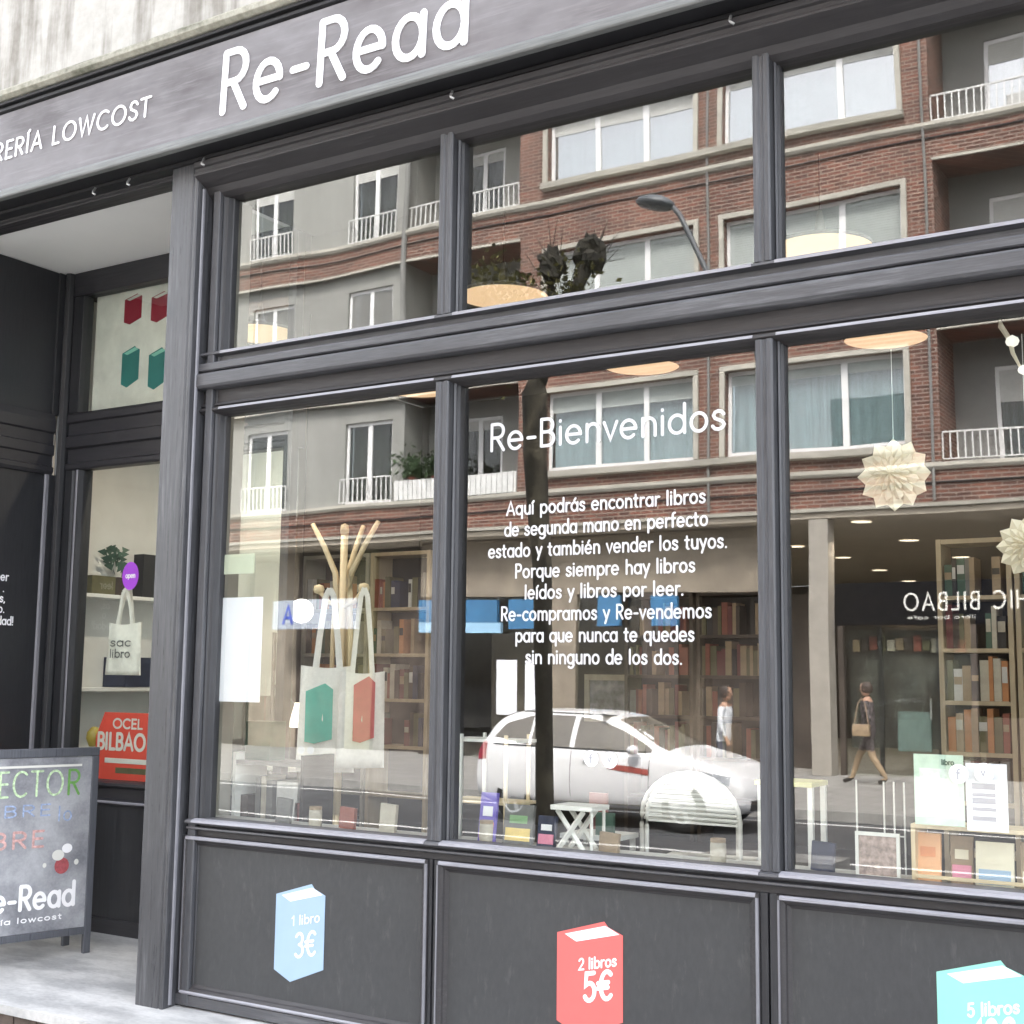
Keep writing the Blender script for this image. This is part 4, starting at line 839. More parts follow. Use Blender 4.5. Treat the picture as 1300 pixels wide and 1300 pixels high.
for i, (a, b2) in enumerate(FL):
    shf = (.16, 1.0, .30, .3)[i]
    for j, (xa, xb) in enumerate(((-14.05,-10.60),(-9.95,-6.40))):
        ow(xa, xb, a, b2, (.34,.67) if j == 0 else (.30,.68), shf+(.08 if (i == 0 and j == 0) else 0)+(-.10 if (i == 2 and j == 1) else 0), col=SHUT if i < 2 else SHUTL, curtain=CURT, glass=OGLASSM if i == 0 else OGLASS)
    MB().px([(YO,a-.17),(YO+.14,a-.15),(YO+.16,a-.03),(YO,a)], -14.16, -6.28).build('sill_ledge', BAND, ob)
    zc = a-.50 if i else 5.45
    zc = {0:5.44, 1:8.66, 2:11.87, 3:15.1}[i]
    MB().px([(YO,zc),(YO+.05,zc+.01),(YO+.09,zc+.06),(YO+.09,zc+.13),(YO,zc+.15)], -14.75 if i else -14.75, -5.80).build('string_course', BAND, ob)
MB().px([(YO-1.2,4.80),(YO+.05,4.80),(YO+.06,4.86),(YO-1.2,4.86)], -26, 6).build('soffit_edge', BAND, ob)
for xq in (-5.97, -14.75, -18.12): box('loggia_cheek', xq, xq+.17, YO-1.9, YO-.355 if xq > -18 else YO-.46, 4.86, 18.4, BRICK if xq > -18 else STUC, ob)
# right hand loggia
def loggia(x0, x1, rails, y=YO, rec=1.2, backm=STUC, par=ob):
    for i, z in enumerate((5.44, 8.66, 11.87, 15.1)):
        zlo = z-.58
        box('balcony_slab', x0, x1, y-rec, y+.0, zlo, z, BRICK, par)
        MB().px([(y,z),(y+.05,z+.01),(y+.09,z+.06),(y+.09,z+.13),(y-.3,z+.15),(y-.3,z)], x0, x1).build('slab_edge', BAND, par)
        MB().px([(y,zlo-.06),(y+.03,zlo-.05),(y+.03,zlo),(y,zlo)], x0, x1).build('slab_lower_edge', BAND, par)
RAIL = plain('white_railing', (.66,.66,.64), .5)
def railing(x0, x1, z, h=.55, y=YO-.06, gap=.13, par=ob):
    mb = MB(); mb.box(x0, x1, y-.02, y+.02, z+h-.03, z+h); mb.box(x0, x1, y-.015, y+.015, z+.04, z+.06)
    k = int((x1-x0)/gap)
    for i in range(k+1): x = x0+(x1-x0)*i/k; mb.box(x-.012, x+.012, y-.012, y+.012, z+.06, z+h-.03)
    mb.build('railing', RAIL, par)
loggia(-5.80, 4.5, True)
hr = [(-5.05+k*3.2, -3.6+k*3.2, z+.15, z+2.1) for z in (5.44, 8.66, 11.87, 15.1) for k in range(3)]
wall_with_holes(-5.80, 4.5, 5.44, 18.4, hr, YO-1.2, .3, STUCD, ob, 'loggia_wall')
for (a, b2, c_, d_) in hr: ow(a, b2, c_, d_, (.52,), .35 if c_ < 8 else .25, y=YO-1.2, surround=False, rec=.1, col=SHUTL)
for z in (5.59, 8.81, 12.02, 15.25): railing(-5.78, 4.5, z, .56)
box('corner_pier', 4.5, 7.0, YO-1.5, YO, 4.86, 18.4, BRICK, ob)
# left hand part: pale stucco flush with balconettes, then a loggia next to the brick
loggia(-26.5, -14.75, True)
hl = []
for z in (5.59, 8.81, 12.02, 15.25):
    hl += [(-22.85,-21.5,z,z+2.0), (-19.68,-18.3,z,z+2.0), (-25.9,-24.6,z,z+2.0)]
wall_with_holes(-26.5, -17.95, 5.59, 18.4, hl, YO-.15, .3, STUC, ob, 'stucco_wall')
for (a, b2, c_, d_) in hl: ow(a, b2, c_, d_, (.5,), (.05 if c_ < 7 else (1.0 if c_ < 10 else .22)), y=YO-.15, surround=False, rec=.14, col=SHUTL if c_ > 10 else STUCD, glass=OGLASSD, curtain=CURTD); railing(a-.05, b2+.05, c_, .62, YO-.06)
hl2 = [(-17.1,-15.9,z+.0,z+2.05) for z in (5.59, 8.81, 12.02, 15.25)]
wall_with_holes(-17.95, -14.76, 5.59, 18.4, hl2, YO-1.2, .3, STUC, ob, 'loggia_wall')
for (a, b2, c_, d_) in hl2: ow(a, b2, c_, d_, (.5,), .15, y=YO-1.2, surround=False, rec=.1, glass=OGLASSD, curtain=CURTD)
for z in (8.81, 12.02, 15.25): railing(-17.9, -14.8, z, .56)
mb = MB()
for k in range(24): mb.box(-18.10+k*.136, -18.10+k*.136+.12, YO-.03, YO+.02, 5.60, 6.05)
mb.box(-18.12, -14.80, YO-.05, YO-.031, 5.60, 6.06); pp = mb.build('balcony_parapet', RAIL, ob)
MB().tube([(-17.86,YO+.05,8),(-17.86,YO+.05,18)], .07, 8).build('downpipe', STUCD, ob)
box('roof_slab', -27, 7.2, YO-9, YO+.5, 18.4, 18.7, BAND, ob)
AC = plain('air_conditioner_white', (.45,.45,.43), .5, .1)
for xa, za in ((-16.9, 8.86), (-4.6, 12.1), (-24.2, 9.0)):
    ya = YO-1.15 if xa > -17.9 and xa < 0 else YO-.13
    ac = box('air_conditioner', xa, xa+.75, ya, ya+.28, za, za+.55, AC, ob, .02)
for k, za in enumerate((8.45, 11.68, 5.2)):
    MB().tube([(-26, YO+.02, za+.02), (-20, YO+.03, za-.03), (-14.5, YO+.02, za+.01), (-9, YO+.03, za-.02), (-5.8, YO+.02, za+.02), (4, YO+.03, za)], .016, 5).build('cable', DARKP, ob)
for xd in (-10.28, -5.93): MB().tube([(xd, YO+.05, 4.9), (xd, YO+.05, 18.3)], .028, 6).build('wire_conduit', STUCD, ob)
# plants on the parapet
LEAFD = plain('dark_leaves', (.05,.085,.035), .7, .4, 8)
def bush(name, label, c, rad, n, mat_, cat='plant', sz=.08):
    t0 = thing(name, label, cat, c); mb = MB(); rnd = random.Random(int(c[0]*10))
    for k in range(n):
        p = Vector((rnd.gauss(0,.42), rnd.gauss(0,.35), abs(rnd.gauss(.3,.42))))*rad; a = Vector((rnd.uniform(-1,1),rnd.uniform(-1,1),rnd.uniform(-1,1))).normalized()*sz; b2 = a.orthogonal().normalized()*sz*.5
        mb.add([p-a, p+b2, p+a, p-b2], [(0,1,2,3)])
    mb.build('leaves', mat_, t0); MB().lathe([(0,-.2),(.1,-.2),(.13,0),(0,0)], n=10).build('pot', BM['brick red'], t0)
    return t0
bush('potted_plant', 'leafy green plant on the white balcony parapet, left of the other', (-17.75,-19.25,6.15), .55, 240, plain('mid_green_leaves', (.09,.15,.07), .7, .4, 8), sz=.09)
bush('potted_plant', 'darker plant on the white balcony parapet beside the brick', (-17.05,-19.25,6.15), .48, 200, LEAFD, sz=.09)
# ground floor: deep lit arcade with shops
SOF = plain('arcade_ceiling', (.42,.37,.30), .8, .05, 1); BRN = plain('shop_dark_wall', (.07,.055,.045), .7, .4, 2); TANW = plain('shop_tan_wall', (.26,.22,.17), .8, .2, 2)
box('arcade_ceiling', -26, 6, -36, YO-.02, 4.68, 4.79, SOF, ob)
box('arcade_back_wall', -26, 6, -36.3, -36, -.12, 4.67, BRN, ob)
box('arcade_end_wall', -26.3, -26.01, -36, YO, -.12, 4.79, TANW, ob); box('arcade_end_wall', 6.01, 6.3, -36, YO, -.12, 4.79, TANW, ob)
PIL = plain('stone_pillar', (.32,.295,.255), .7, .12, 3)
for xp in (-8.30, -24.5, -1.0, 4.5):
    box('arcade_pillar', xp, xp+.38, YO-.42, YO-.03, -.12, 4.67, PIL, ob, .01)
DL = emis('downlight_glow', (1,.88,.66), 1.0)
for (x, y) in ((-7.49,-19.82),(-7.59,-23.5),(-10.25,-23.8),(-10.16,-27.0),(-10.42,-31.1),(-10.82,-35.4),(-13.2,-24),(-13.4,-28),(-16.3,-21.4),(-5.0,-24),(-5.2,-28),(-7.6,-28)):
    d = MB().lathe([(.20,0),(.0001,0)], (x,y,4.672), 16).build('downlight', DL, ob)
    l = bpy.data.lights.new('downlight_lamp', 'SPOT'); l.energy = 70; l.spot_size = R(130); l.color = (1,.86,.66); l.shadow_soft_size = .15
    lo = bpy.data.objects.new('downlight_lamp', l); COL.objects.link(lo); lo.parent = ob; lo.location = (x,y,4.6)
# shop with black fascia and mirrored name
bs = thing('shop_fascia', 'black shop fascia with pale letters seen mirrored in the right pane', 'sign', (0,0,0))
box('board', -8.0, -2.2, -19.6, -19.5, 2.68, 3.46, plain('black_fascia', (.006,.006,.008), .9, spec=.1), bs)
lettering('letters', 'HIC BILBAO', (-4.50, -19.499, 2.94), (-1,0,0), Z3, .30, .035, OFFW, bs, width=2.15, track=.25, thick=.01)
lettering('small_letters', 'libro bar café'.replace('é','e'), (-5.4, -19.499, 2.78), (-1,0,0), Z3, .06, .01, OFFW, bs, width=1.2, thick=.01)
wn = thing('shop_window_display', 'dim shop window with a large grey picture under black fascia', 'shop', (0,0,0))
box('side_frame', -7.9, -7.8, -19.62, -19.5, -.12, 2.67, BRN, wn); box('side_frame', -5.5, -5.4, -19.62, -19.5, -.12, 2.67, BRN, wn); box('side_frame', -2.3, -2.2, -19.62, -19.5, -.12, 2.67, BRN, wn)
m, nt, b = newmat('blurred_picture'); n = noise(nt, 1.6, 5); n2 = noise(nt, 5, 4, (1,1,.4))
nt.links.new(mixc(nt, .5, ramp(nt, n, (.015,.015,.015), (.20,.21,.20), .42, .68), ramp(nt, n2, (.02,.016,.012), (.13,.11,.085))), b.inputs['Base Color'])
box('picture', -7.79, -5.51, -19.9, -19.85, .4, 2.6, m, wn); box('counter', -5.39, -2.31, -20.5, -20.0, -.12, 1.0, BM['dark brown'], wn)
box('pale_panel', -6.9, -6.3, -19.8, -19.75, .35, 1.1, plain('mint_panel', (.17,.23,.22), .6), wn)
box('pane', -7.79, -5.51, -19.58, -19.57, -.1, 2.66, GLASS2, wn)
for k_ in range(14):
    hx_ = -7.7+k_*.16; box('display_box', hx_, hx_+.13, -19.83, -19.78, 2.2+.02*(k_ % 3), 2.42+.03*(k_ % 4), BM[['tan','dark brown','brick red','olive','cream'][k_ % 5]], wn)
box('door_frame', -6.15, -6.05, -19.74, -19.66, -.12, 2.66, BM['black'], wn); box('door_frame', -7.2, -7.13, -19.74, -19.66, -.12, 2.66, BM['black'], wn); box('door_handle', -6.28, -6.25, -19.66, -19.62, .95, 1.35, HOOK, wn)
# blue fascia
BLUE = plain('bright_blue_sign', (.05,.17,.33), .4, .15, 2); LBL = plain('light_blue_sign', (.30,.50,.68), .4, .1, 2)
sb = thing('blue_sign', 'bright blue shop sign band reflected in the middle pane', 'sign', (0,0,0))
for x0, x1 in ((-17.6,-15.5),(-15.2,-14.5),(-13.0,-12.5),(-11.8,-11.2)): box('board', x0, x1, -19.5, -19.4, 2.84 if x0 < -17 else 2.70, 3.32, BLUE, sb)
box('board_lower_strip', -17.6, -15.4, -19.5, -19.4, 2.62, 2.838, LBL, sb)
ft = thing('shop', 'brown shop front under the blue sign across the street', 'shop', (0,0,0))
box('wall', -17.7, -8.9, -19.75, -19.61, 3.40, 4.66, TANW, ft); box('wall', -17.7, -16.6, -19.75, -19.61, -.12, 3.39, BRN, ft); box('wall', -14.2, -13.6, -19.75, -19.61, -.12, 3.39, TANW, ft); box('wall', -12.1, -11.3, -19.75, -19.61, -.12, 3.39, BRN, ft)
box('panel', -11.28, -8.9, -21.0, -20.9, -.12, 3.39, BRN, ft); box('panel', -16.6, -11.3, -21.0, -20.9, -.12, 3.39, plain('shop_inner_wall', (.16,.13,.10), .8, .3, 2), ft)
for x0, x1 in ((-16.58,-14.22),(-13.58,-12.12)): box('pane', x0, x1, -19.66, -19.65, -.1, 3.38, GLASS2, ft)
for x0 in (-15.62, -14.85): tag(box('shop_poster', x0, x0+.55, -19.60, -19.59, .85, 2.05, PAPER), 'white sheet on the far shop window, %s of two' % ('left' if x0 < -15 else 'right'), 'poster', 'white sheets on the far shop window')
# white sign with a blue A
wa = thing('white_sign', 'white shop sign with a blue letter A left of coat stand', 'sign', (0,0,0))
box('board', -22.0, -19.4, -19.5, -19.4, 2.72, 3.42, plain('white_sign_face', (.36,.40,.46), .5, .05), wa)
lettering('letter', 'A', (-21.35,-19.399,2.86), (-1,0,0), Z3, .42, .07, plain('blue_letter', (.05,.09,.45), .5), wa, thick=.01)
0 and lettering('letter', 'S', (-19.75,-19.399,2.86), (-1,0,0), Z3, .42, .07, MATS['blue_letter'], wa, thick=.01)
lf = thing('shop', 'dark shop front under the white sign across the street', 'shop', (0,0,0))
for x0, x1, mt in ((-26,-23.5,BRN),(-23.4,-21.9,TANW),(-21.9,-20.4,BRN),(-20.3,-19.5,BM['olive']),(-19.4,-17.8,BRN)): box('panel', x0, x1, -20.4, -20.2, -.12, 4.66, mt, lf)

# street lamp
la = thing('street_lamp', 'grey street lamp with a curved arm reflected in the upper middle pane', 'street lamp', (-4.92, -8.0, -.25))
LM = plain('lamp_metal', (.09,.10,.11), .45, .2)
tag(box('traffic_island', -5.6, -4.2, -8.3, -7.7, -.25, -.13, stone), kind='structure')
MB().tube([(0,0,.1),(0,0,3.2),(.0,0,4.95),(-.10,0,5.35),(-.55,0,6.05),(-.84,0,6.70),(-.99,0,7.02),(-1.14,0,7.20)], [.07,.055,.042,.036,.032,.03,.028,.028], 10).build('pole', LM, la, smooth=True)
hd = MB().lathe([(0,.11),(.10,.10),(.19,.04),(.21,-.02),(.17,-.07),(0,-.10)], (0,0,0), 18).build('lamp_head', LM, la, smooth=True)
hd.location = (-1.28,0,7.20); hd.scale = (1.15,.8,.75); hd.rotation_euler = (0, R(14), 0)
# pollarded plane tree
BARK = plain('dark_bark', (.030,.027,.020), .9, .6, 9, bmp=.6)
m, nt, b = newmat('mottled_plane_bark'); n = noise(nt, 5, 6, (1,1,.55)); n2 = noise(nt, 22, 4)
nt.links.new(mixc(nt, .3, ramp(nt, n, (.035,.031,.023), (.17,.15,.105), .45, .62), ramp(nt, n2, (.02,.018,.014), (.10,.09,.07))), b.inputs['Base Color']); b.inputs['Roughness'].default_value = .9; bump(nt, b, n, .5, .01); BARKP = m; YLEAF = plain('yellow_leaves', (.20,.19,.05), .7, .7, 9)
tr = thing('plane_tree', 'pollarded plane tree with knobbly dark limbs and few yellow leaves', 'tree', (-6.20, -5.45, -.22))
rnd = random.Random(4)
MB().tube([(.14,0,0),(.13,0,.5),(.12,.02,1.6),(.07,0,2.8),(-.02,.0,3.9),(-.02,.02,4.5),(0,0,4.85)], [.12,.085,.08,.09,.115,.12,.11], 12).build('trunk', BARKP, tr, smooth=True)
limbs = [([(0,0,4.7),(.12,.02,5.05),(.16,.03,5.35),(.16,.03,5.70)], (.16,.03,5.72), .12), ([(0,0,4.75),(.22,0,5.05),(.40,0,5.42),(.56,0,5.70)], (.56,0,5.76), .125), ([(0,0,4.65),(-.3,.03,4.95),(-.62,.05,5.2),(-.72,.06,5.42)], (-.70,.05,5.40), .16), ([(0,0,4.6),(-.05,-.3,5.0),(-.1,-.6,5.3)], (-.1,-.6,5.3), .13)]
for pth, kc, kr in limbs:
    lm_ = MB().tube(pth, [.085,.07,.06,.07][:len(pth)], 9).build('limb', BARK, tr, smooth=True)
    kb = MB(); n1, n2_ = 9, 14
    prof = []
    vs = [(0,0,-kr)]
    for i in range(1, n1):
        for j in range(n2_):
            rr = kr*(1+rnd.uniform(-.30,.42)); a = PI*i/n1; vs.append((rr*math.sin(a)*math.cos(2*PI*j/n2_), rr*math.sin(a)*math.sin(2*PI*j/n2_), -rr*math.cos(a)*1.25))
    vs.append((0,0,kr*1.4)); fs = [(0,1+(j+1)%n2_,1+j) for j in range(n2_)]
    for i in range(n1-2):
        for j in range(n2_): fs.append((1+i*n2_+j,1+i*n2_+(j+1)%n2_,1+(i+1)*n2_+(j+1)%n2_,1+(i+1)*n2_+j))
    l0 = 1+(n1-2)*n2_; fs += [(l0+j,l0+(j+1)%n2_,len(vs)-1) for j in range(n2_)]
    kb.add(vs, fs); kb.build('knob', BARK, lm_, loc=kc)
tw = MB()
for k in range(70):
    bx, bz = rnd.choice(((.16,5.7),(.55,5.7),(-.7,5.4),(-.3,5.2),(.3,5.3))); p = Vector((bx+rnd.gauss(0,.05), rnd.gauss(0,.06), bz+rnd.gauss(0,.08))); d = Vector((rnd.uniform(-1,1), rnd.uniform(-.8,.8), rnd.uniform(-.1,1))).normalized()
    tw.tube([p, p+d*rnd.uniform(.12,.22), p+d*rnd.uniform(.25,.40)+Vector((0,0,.05))], [.006,.004,.002], 4)
tw.build('twigs', BARK, tr)['kind'] = 'stuff'
mb = MB()
for k in range(1500):
    cx_, cy_, cz_ = rnd.choice(((-.35,0,5.15),(-.15,0,5.0),(.3,0,5.2),(-.6,.05,5.1),(-.3,0,5.45),(-.55,0,5.6),(-.1,0,5.35),(.42,0,5.4)))
    p = Vector((cx_+rnd.gauss(0,.14), cy_+rnd.gauss(0,.15), cz_+rnd.gauss(0,.16))); a = Vector((rnd.uniform(-1,1),rnd.uniform(-1,1),rnd.uniform(-1,1))).normalized()*.034; b2 = a.orthogonal().normalized()*.024
    mb.add([p-a, p+b2, p+a, p-b2], [(0,1,2,3)])
mb.build('foliage', YLEAF, tr)['kind'] = 'stuff'

# ------------------------------------------------------------------ white car
def make_car():
    t0 = thing('parked_car', 'white hatchback with a red door stripe reflected in the middle pane', 'car', (-10.02, -11.0, -.25))
    t0.scale = (.955, 1, 1.02); L_ = 4.12
    # x, top z, belt z, half width, roof half width
    st_ = [(0.00,.62,.60,.70,.50),(.03,.92,.84,.77,.57),(.09,1.10,.93,.80,.60),(.22,1.28,.96,.825,.605),(.45,1.41,.955,.845,.61),(.80,1.46,.94,.855,.61),(1.3,1.46,.93,.86,.605),(1.75,1.455,.915,.86,.605),(2.15,1.40,.905,.86,.60),(2.5,1.26,.895,.86,.60),(2.85,1.09,.885,.855,.60),(3.1,.965,.88,.85,.60),(3.35,.905,.86,.84,.58),(3.65,.83,.78,.82,.54),(3.88,.74,.70,.78,.50),(4.03,.62,.60,.70,.44),(4.10,.48,.46,.62,.40)]
    vs = []; fs = []; NR = 20
    for (x, zt, zb, hw, rw) in st_:
        zl = .20 if .1 < x < 3.95 else .26
        gl_ = zt > zb+.12
        half = [(0, zl), (hw*.86, zl), (hw*.975, zl+.10), (hw, min(.52, zb-.08)), (hw*.992, min(.68, zb-.05)), (hw*.965, zb), ]
        if gl_:
            half += [(hw*.94+(rw-hw*.94)*.40, zb+(zt-.05-zb)*.5), (rw+.0, zt-.075), (rw*.86, zt-.02), (rw*.45, zt-.002), (0, zt)]
        else:
            d_ = zt-zb; half += [(hw*.90, zb+d_*.45), (hw*.80, zb+d_*.75), (hw*.62, zb+d_*.92), (hw*.3, zt-.002), (0, zt)]
        ring = half + [(-y, z) for y, z in half[1:-1][::-1]]
        vs += [(x, y, z) for y, z in ring]
    n = len(ring)
    for i in range(len(st_)-1):
        for k in range(n): fs.append((i*n+k, i*n+(k+1)%n, (i+1)*n+(k+1)%n, (i+1)*n+k))
    fs += [tuple(range(n))[::-1], tuple((len(st_)-1)*n+k for k in range(n))]
    m, nt, b = newmat('white_car_paint'); b.inputs['Base Color'].default_value = (.88,.88,.88,1); b.inputs['Roughness'].default_value = .22; b.inputs['Coat Weight'].default_value = .6
    body = MB().add(vs, fs).build('body', m, t0, smooth=True)
    sb_ = body.modifiers.new('smooth', 'SUBSURF'); sb_.levels = 2; sb_.render_levels = 2
    cut = MB()
    for wx in (.72, 3.28):
        for sg_ in (1,-1): cut.tube([(wx,sg_*.56,.31),(wx,sg_*1.2,.31)], .355, 28)
    co_ = cut.build('wheel_arch_cutter', DARKP)
    bo = body.modifiers.new('arches', 'BOOLEAN'); bo.object = co_; bo.operation = 'DIFFERENCE'; bo.solver = 'EXACT'
    dg = bpy.context.evaluated_depsgraph_get(); dg.update(); me = bpy.data.meshes.new_from_object(body.evaluated_get(dg))
    body.modifiers.clear(); body.data = me; bpy.data.objects.remove(co_)
    me.materials.clear(); me.materials.append(m); me.polygons.foreach_set('use_smooth', [True]*len(me.polygons)); me.polygons.foreach_set('material_index', [0]*len(me.polygons))
    bm = bmesh.new(); bm.from_mesh(me); bvh = BVHTree.FromBMesh(bm); bm.free()
    GD = plain('car_glass_with_reflection', (.17,.155,.13), .05, .1, spec=1); BLKP = plain('black_plastic', (.02,.02,.02), .5, .1)  # tan of the glass is the far wall's reflection, put into base colour
    def patch(name, top, bot, mat_, nx=14, nz=5, sgn=1, off=.006, lift='y', par=t0):
        def at(pl, x):
            for (a, za), (b2, zb) in zip(pl, pl[1:]):
                if a <= x <= b2: return za+(zb-za)*(x-a)/(b2-a)
            return pl[-1][1]
        x0 = max(top[0][0], bot[0][0]); x1 = min(top[-1][0], bot[-1][0]); v_ = []; f_ = []
        for i in range(nx+1):
            x = x0+(x1-x0)*i/nx; za, zb = at(top, x), at(bot, x)
            for j in range(nz+1):
                z = zb+(za-zb)*j/nz
                if lift == 'y': hit = bvh.ray_cast(Vector((x, sgn*2, z)), Vector((0,-sgn,0)))
                else: hit = bvh.ray_cast(Vector((x, z, 3)), Vector((0,0,-1)))
                p, nn = (hit[0], hit[1]) if hit[0] is not None else (Vector((x, sgn*.8, z)), Vector((0,sgn,0)))
                if nn.dot(Vector((0,sgn,0)) if lift == 'y' else Vector((0,0,1))) < 0: nn = -nn
                v_.append(p+nn*off)
        for i in range(nx):
            for j in range(nz): a = i*(nz+1)+j; f_.append((a, a+1, a+nz+2, a+nz+1))
        o = MB().add(v_, f_).build(name, mat_, par, smooth=True); return o
    for sg_ in (1, -1):
        patch('side_window', [(.34,1.08),(.50,1.25),(.95,1.365)], [(.34,1.07),(.95,.985)], GD, sgn=sg_)
        patch('side_window', [(1.0,1.37),(1.3,1.375),(1.62,1.37)], [(1.0,.975),(1.62,.965)], GD, sgn=sg_)
        patch('side_window', [(1.70,1.36),(2.0,1.32),(2.35,1.20),(2.72,1.02),(2.80,.97)], [(1.70,.96),(2.80,.955)], GD, sgn=sg_)
        patch('door_seam', [(1.655,.93),(1.664,.93)], [(1.655,.30),(1.664,.30)], BLKP, nx=1, nz=8, sgn=sg_, off=.002)
        patch('door_seam', [(2.80,.90),(2.809,.90)], [(2.80,.32),(2.809,.32)], BLKP, nx=1, nz=8, sgn=sg_, off=.002)
        patch('rub_strip', [(1.15,.30),(2.85,.30)], [(1.15,.235),(2.85,.235)], plain('beige_sill', (.42,.38,.30), .5), nx=8, nz=1, sgn=sg_, off=.006)
        patch('headlight', [(3.55,.74),(3.90,.68)], [(3.55,.69),(3.90,.58)], plain('headlight_glass', (.45,.47,.50), .1, .2), nx=5, nz=2, sgn=sg_, off=.008)
        patch('tail_light', [(.07,.98),(.22,1.02)], [(.07,.76),(.22,.78)], RED, nx=3, nz=3, sgn=sg_, off=.006)
        patch('stripe', [(2.22,.80),(2.80,.74)], [(2.22,.73),(2.80,.67)], plain('taxi_red', (.42,.10,.08), .4), nx=6, nz=1, sgn=sg_, off=.008)
        box('door_handle', 1.85, 2.0, sg_*.855-.012, sg_*.855+.012, .80, .825, m, t0, .004); 
        mr = MB().lathe([(0,-.07),(.06,-.05),(.09,0),(.06,.05),(0,.07)], (0,0,0), 12).build('mirror', m, t0, smooth=True); mr.location = (2.62, sg_*.93, .98); mr.scale = (.9,1.2,.9)
    patch('windscreen', [(2.22,.50),(3.02,.66)], [(2.22,-.50),(3.02,-.66)], GD, nx=10, nz=10, lift='z')
    patch('rear_window', [(.14,.50),(.50,.50)], [(.14,-.50),(.50,-.50)], GD, nx=6, nz=8, lift='z')
    patch('plate', [(3.98,.42),(4.06,.42)], [(3.98,.36),(4.06,.36)], WHITEP, nx=2, nz=1, off=.006)
    patch('roof_rail', [(.6,1.425),(2.1,1.40)], [(.6,1.41),(2.1,1.385)], BLKP, nx=10, nz=1, off=.004)
    patch('window_trim', [(.34,.985),(2.80,.955)], [(.34,.97),(2.80,.94)], BLKP, nx=16, nz=1, off=.007)
    box('bumper_grille', 4.02, 4.10, -.5, .5, .28, .40, BLKP, t0, .01)
    TY = plain('tyre_rubber', (.018,.018,.018), .85, .2); RM = plain('alloy_rim', (.45,.46,.47), .35, .1, metal=.7)
    for wx in (.72, 3.28):
        for sg_ in (1, -1):
            MB().tube([(wx,sg_*.562,.31),(wx,sg_*.575,.31)], .345, 24).build('arch_liner', BLKP, t0)
            w_ = bpy.data.objects.new('wheel', None); COL.objects.link(w_); w_.parent = t0; w_.location = (wx, sg_*.74, .31); w_.rotation_euler = (PI/2*sg_*-1, 0, 0)
            MB().lathe([(.20,-.09),(.29,-.09),(.31,-.06),(.31,.06),(.29,.09),(.20,.09)], n=30).build('tyre', TY, w_, smooth=True)
            rb = MB(); rb.lathe([(.205,.06),(.205,.085),(.185,.08),(.18,.06)], n=30); rb.lathe([(0,.075),(.05,.075),(.05,.05),(0,.05)], n=12)
            for k in range(5):
                a = 2*PI*k/5; d = Vector((math.cos(a), math.sin(a), 0)); s_ = Vector((-math.sin(a), math.cos(a), 0))
                rb.add([d*.04-s_*.022+Vector((0,0,.07)), d*.04+s_*.022+Vector((0,0,.07)), d*.19+s_*.034+Vector((0,0,.066)), d*.19-s_*.034+Vector((0,0,.066)), d*.04-s_*.022+Vector((0,0,.05)), d*.04+s_*.022+Vector((0,0,.05)), d*.19+s_*.034+Vector((0,0,.046)), d*.19-s_*.034+Vector((0,0,.046))], [(0,1,2,3),(7,6,5,4),(0,3,7,4),(1,5,6,2)])
            rb.build('rim', RM, w_); MB().lathe([(0,-.0),(.20,-.0)], n=20).build('hub_disc', BLKP, w_)
    return t0
car = make_car()

# ------------------------------------------------------------------ people on the far pavement
def person(label, loc, rz, joints, edges, radii, skin_m, clothes, hair_m, head, scale=1.0):
    t0 = thing('person', label, 'person', loc, rz); t0.scale = (scale,)*3
    names = list(joints); me = bpy.data.meshes.new('body'); me.from_pydata([joints[k] for k in names], [(names.index(a), names.index(b2)) for a, b2 in edges], [])
    o = bpy.data.objects.new('body', me); COL.objects.link(o); o.parent = t0
    sk = o.modifiers.new('skin', 'SKIN'); sk.use_smooth_shade = True
    for i, k in enumerate(names): me.skin_vertices[0].data[i].radius = radii[k]; me.skin_vertices[0].data[i].use_root = (k == 'pelvis')
    s2 = o.modifiers.new('sub', 'SUBSURF'); s2.levels = 2; s2.render_levels = 2
    dg = bpy.context.evaluated_depsgraph_get(); dg.update(); m2 = bpy.data.meshes.new_from_object(o.evaluated_get(dg)); o.modifiers.clear(); o.data = m2
    m2.materials.clear(); m2.materials.append(skin_m)
    for mt in clothes: m2.materials.append(mt[0])
    for p in m2.polygons:
        c = p.center; p.material_index = 0; p.use_smooth = True
        for i, (mt, fn) in enumerate(clothes):
            if fn(c): p.material_index = i+1
    hx, hy, hz = head
    hm = MB(); hm.lathe([(0,-.115),(.045,-.105),(.065,-.06),(.078,0),(.078,.05),(.06,.10),(.03,.118),(0,.122)], (0,0,0), 18)
    hd_ = hm.build('head', skin_m, t0, smooth=True, loc=head); hd_.scale = (1.15,.95,1)
    MB().lathe([(.01,.135),(.05,.125),(.078,.09),(.092,.04),(.088,-.02),(.07,-.06)], (0,0,0), 18).build('hair', hair_m, hd_, smooth=True, loc=(-.018,0,0))
    MB().add([(.078,-.012,-.01),(.078,.012,-.01),(.10,0,-.03),(.078,0,.03)], [(0,1,2),(1,3,2),(3,0,2)]).build('nose', skin_m, hd_)
    for s_ in (-1, 1):
        MB().lathe([(0,-.008),(.009,0),(0,.008)], (.073,s_*.03,.012), 8).build('eye', BM['black'], hd_)
        MB().lathe([(0,-.02),(.012,0),(0,.02)], (0,s_*.08,-.005), 8).build('ear', skin_m, hd_)
    return t0
SK = plain('skin_tone', (.42,.25,.17), .6, .06)
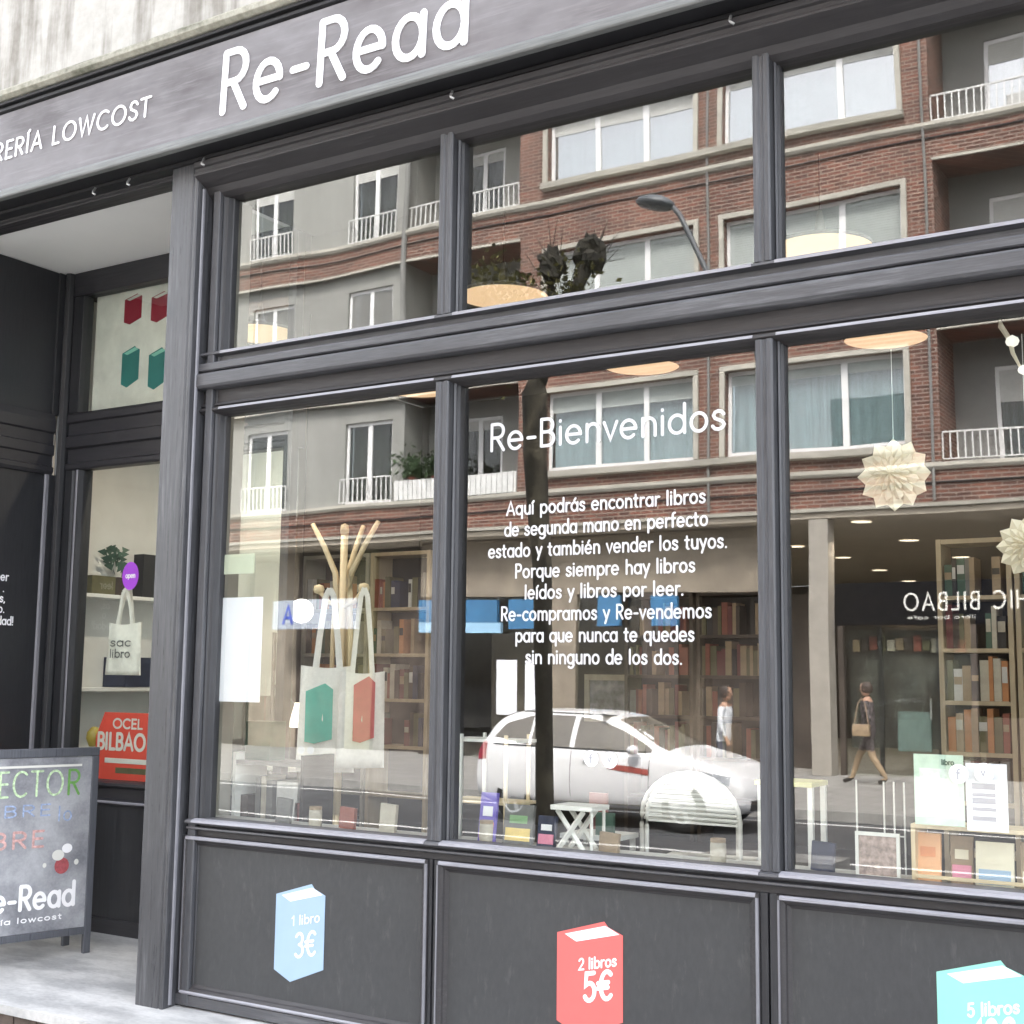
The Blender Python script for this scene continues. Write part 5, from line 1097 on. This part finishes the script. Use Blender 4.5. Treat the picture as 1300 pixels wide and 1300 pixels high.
def walker(stride, arm):
    s_ = stride
    J = {'pelvis':(0,0,.93),'waist':(.01,0,1.08),'chest':(.02,0,1.30),'neck':(.02,0,1.47),'neck2':(.035,0,1.54),
         'shl':(.02,.17,1.42),'ell':(.02+arm*.6,.23,1.15),'wrl':(.10+arm,.21,.93),'hal':(.13+arm,.20,.84),
         'shr':(.02,-.17,1.42),'elr':(.0-arm*.5,-.23,1.15),'wrr':(.06-arm,-.22,.92),'har':(.08-arm,-.21,.83),
         'hl':(0,.09,.88),'kl':(.06+s_*.45,.10,.49),'al':(s_,.10,.09),'tl':(s_+.17,.11,.035),
         'hr':(0,-.09,.88),'kr':(.04-s_*.35,-.10,.50),'ar':(-s_*.95,-.10,.12),'tr':(-s_*.95+.15,-.11,.035)}
    E_ = [('pelvis','waist'),('waist','chest'),('chest','neck'),('neck','neck2'),('neck','shl'),('shl','ell'),('ell','wrl'),('wrl','hal'),('neck','shr'),('shr','elr'),('elr','wrr'),('wrr','har'),
          ('pelvis','hl'),('hl','kl'),('kl','al'),('al','tl'),('pelvis','hr'),('hr','kr'),('kr','ar'),('ar','tr')]
    RD = {'pelvis':(.15,.12),'waist':(.145,.11),'chest':(.17,.12),'neck':(.075,.07),'neck2':(.052,.052),'shl':(.065,.065),'ell':(.047,.047),'wrl':(.032,.03),'hal':(.04,.022),'shr':(.065,.065),'elr':(.047,.047),'wrr':(.032,.03),'har':(.04,.022),
          'hl':(.10,.10),'kl':(.065,.065),'al':(.042,.042),'tl':(.04,.03),'hr':(.10,.10),'kr':(.065,.065),'ar':(.042,.042),'tr':(.04,.03)}
    return J, E_, RD
J, E_, RD = walker(.14, .05)
WSH = plain('white_shirt', (.62,.64,.66), .8, .1); GTR = plain('grey_trousers', (.10,.10,.12), .85, .15); FLO = plain('dark_floral_cloth', (.10,.085,.085), .85, 1.0, 22); SHO = plain('dark_shoe', (.03,.025,.022), .6, .1)
person('man in a white shirt walking behind the reflected car', (-7.7, -13.4, -.12), 0, J, E_, RD, SK, [(WSH, lambda c: .93 < c.z < 1.46 and not (abs(c.y) > .17 and c.z < 1.0)), (GTR, lambda c: .10 < c.z <= .93 and abs(c.y) < .19), (SHO, lambda c: c.z <= .10)], BM['dark brown'], (.05,0,1.66), .93)
hb_ = thing('shoulder_bag', 'brown shoulder bag carried by the striding pedestrian', 'bag', (-6.80, -17.22, .72))
MB().px([(-.05,0),(-.06,.10),(-.05,.20),(.05,.20),(.06,.10),(.05,0)], -.14, .14).build('bag_body', BM['tan'], hb_, .01); MB().tube([(-.12,0,.2),(-.06,-.04,.55),(.0,-.06,.66),(.06,-.04,.55),(.12,0,.2)], .008, 6).build('strap', BM['tan'], hb_)
J, E_, RD = walker(.34, .14)
person('person in dark floral clothes striding along the far pavement', (-6.75, -17.5, -.12), PI, J, E_, RD, SK, [(FLO, lambda c: .60 < c.z < 1.46), (BM['tan'], lambda c: .10 < c.z <= .60), (SHO, lambda c: c.z <= .10)], BM['dark brown'], (.05,0,1.66), .98)
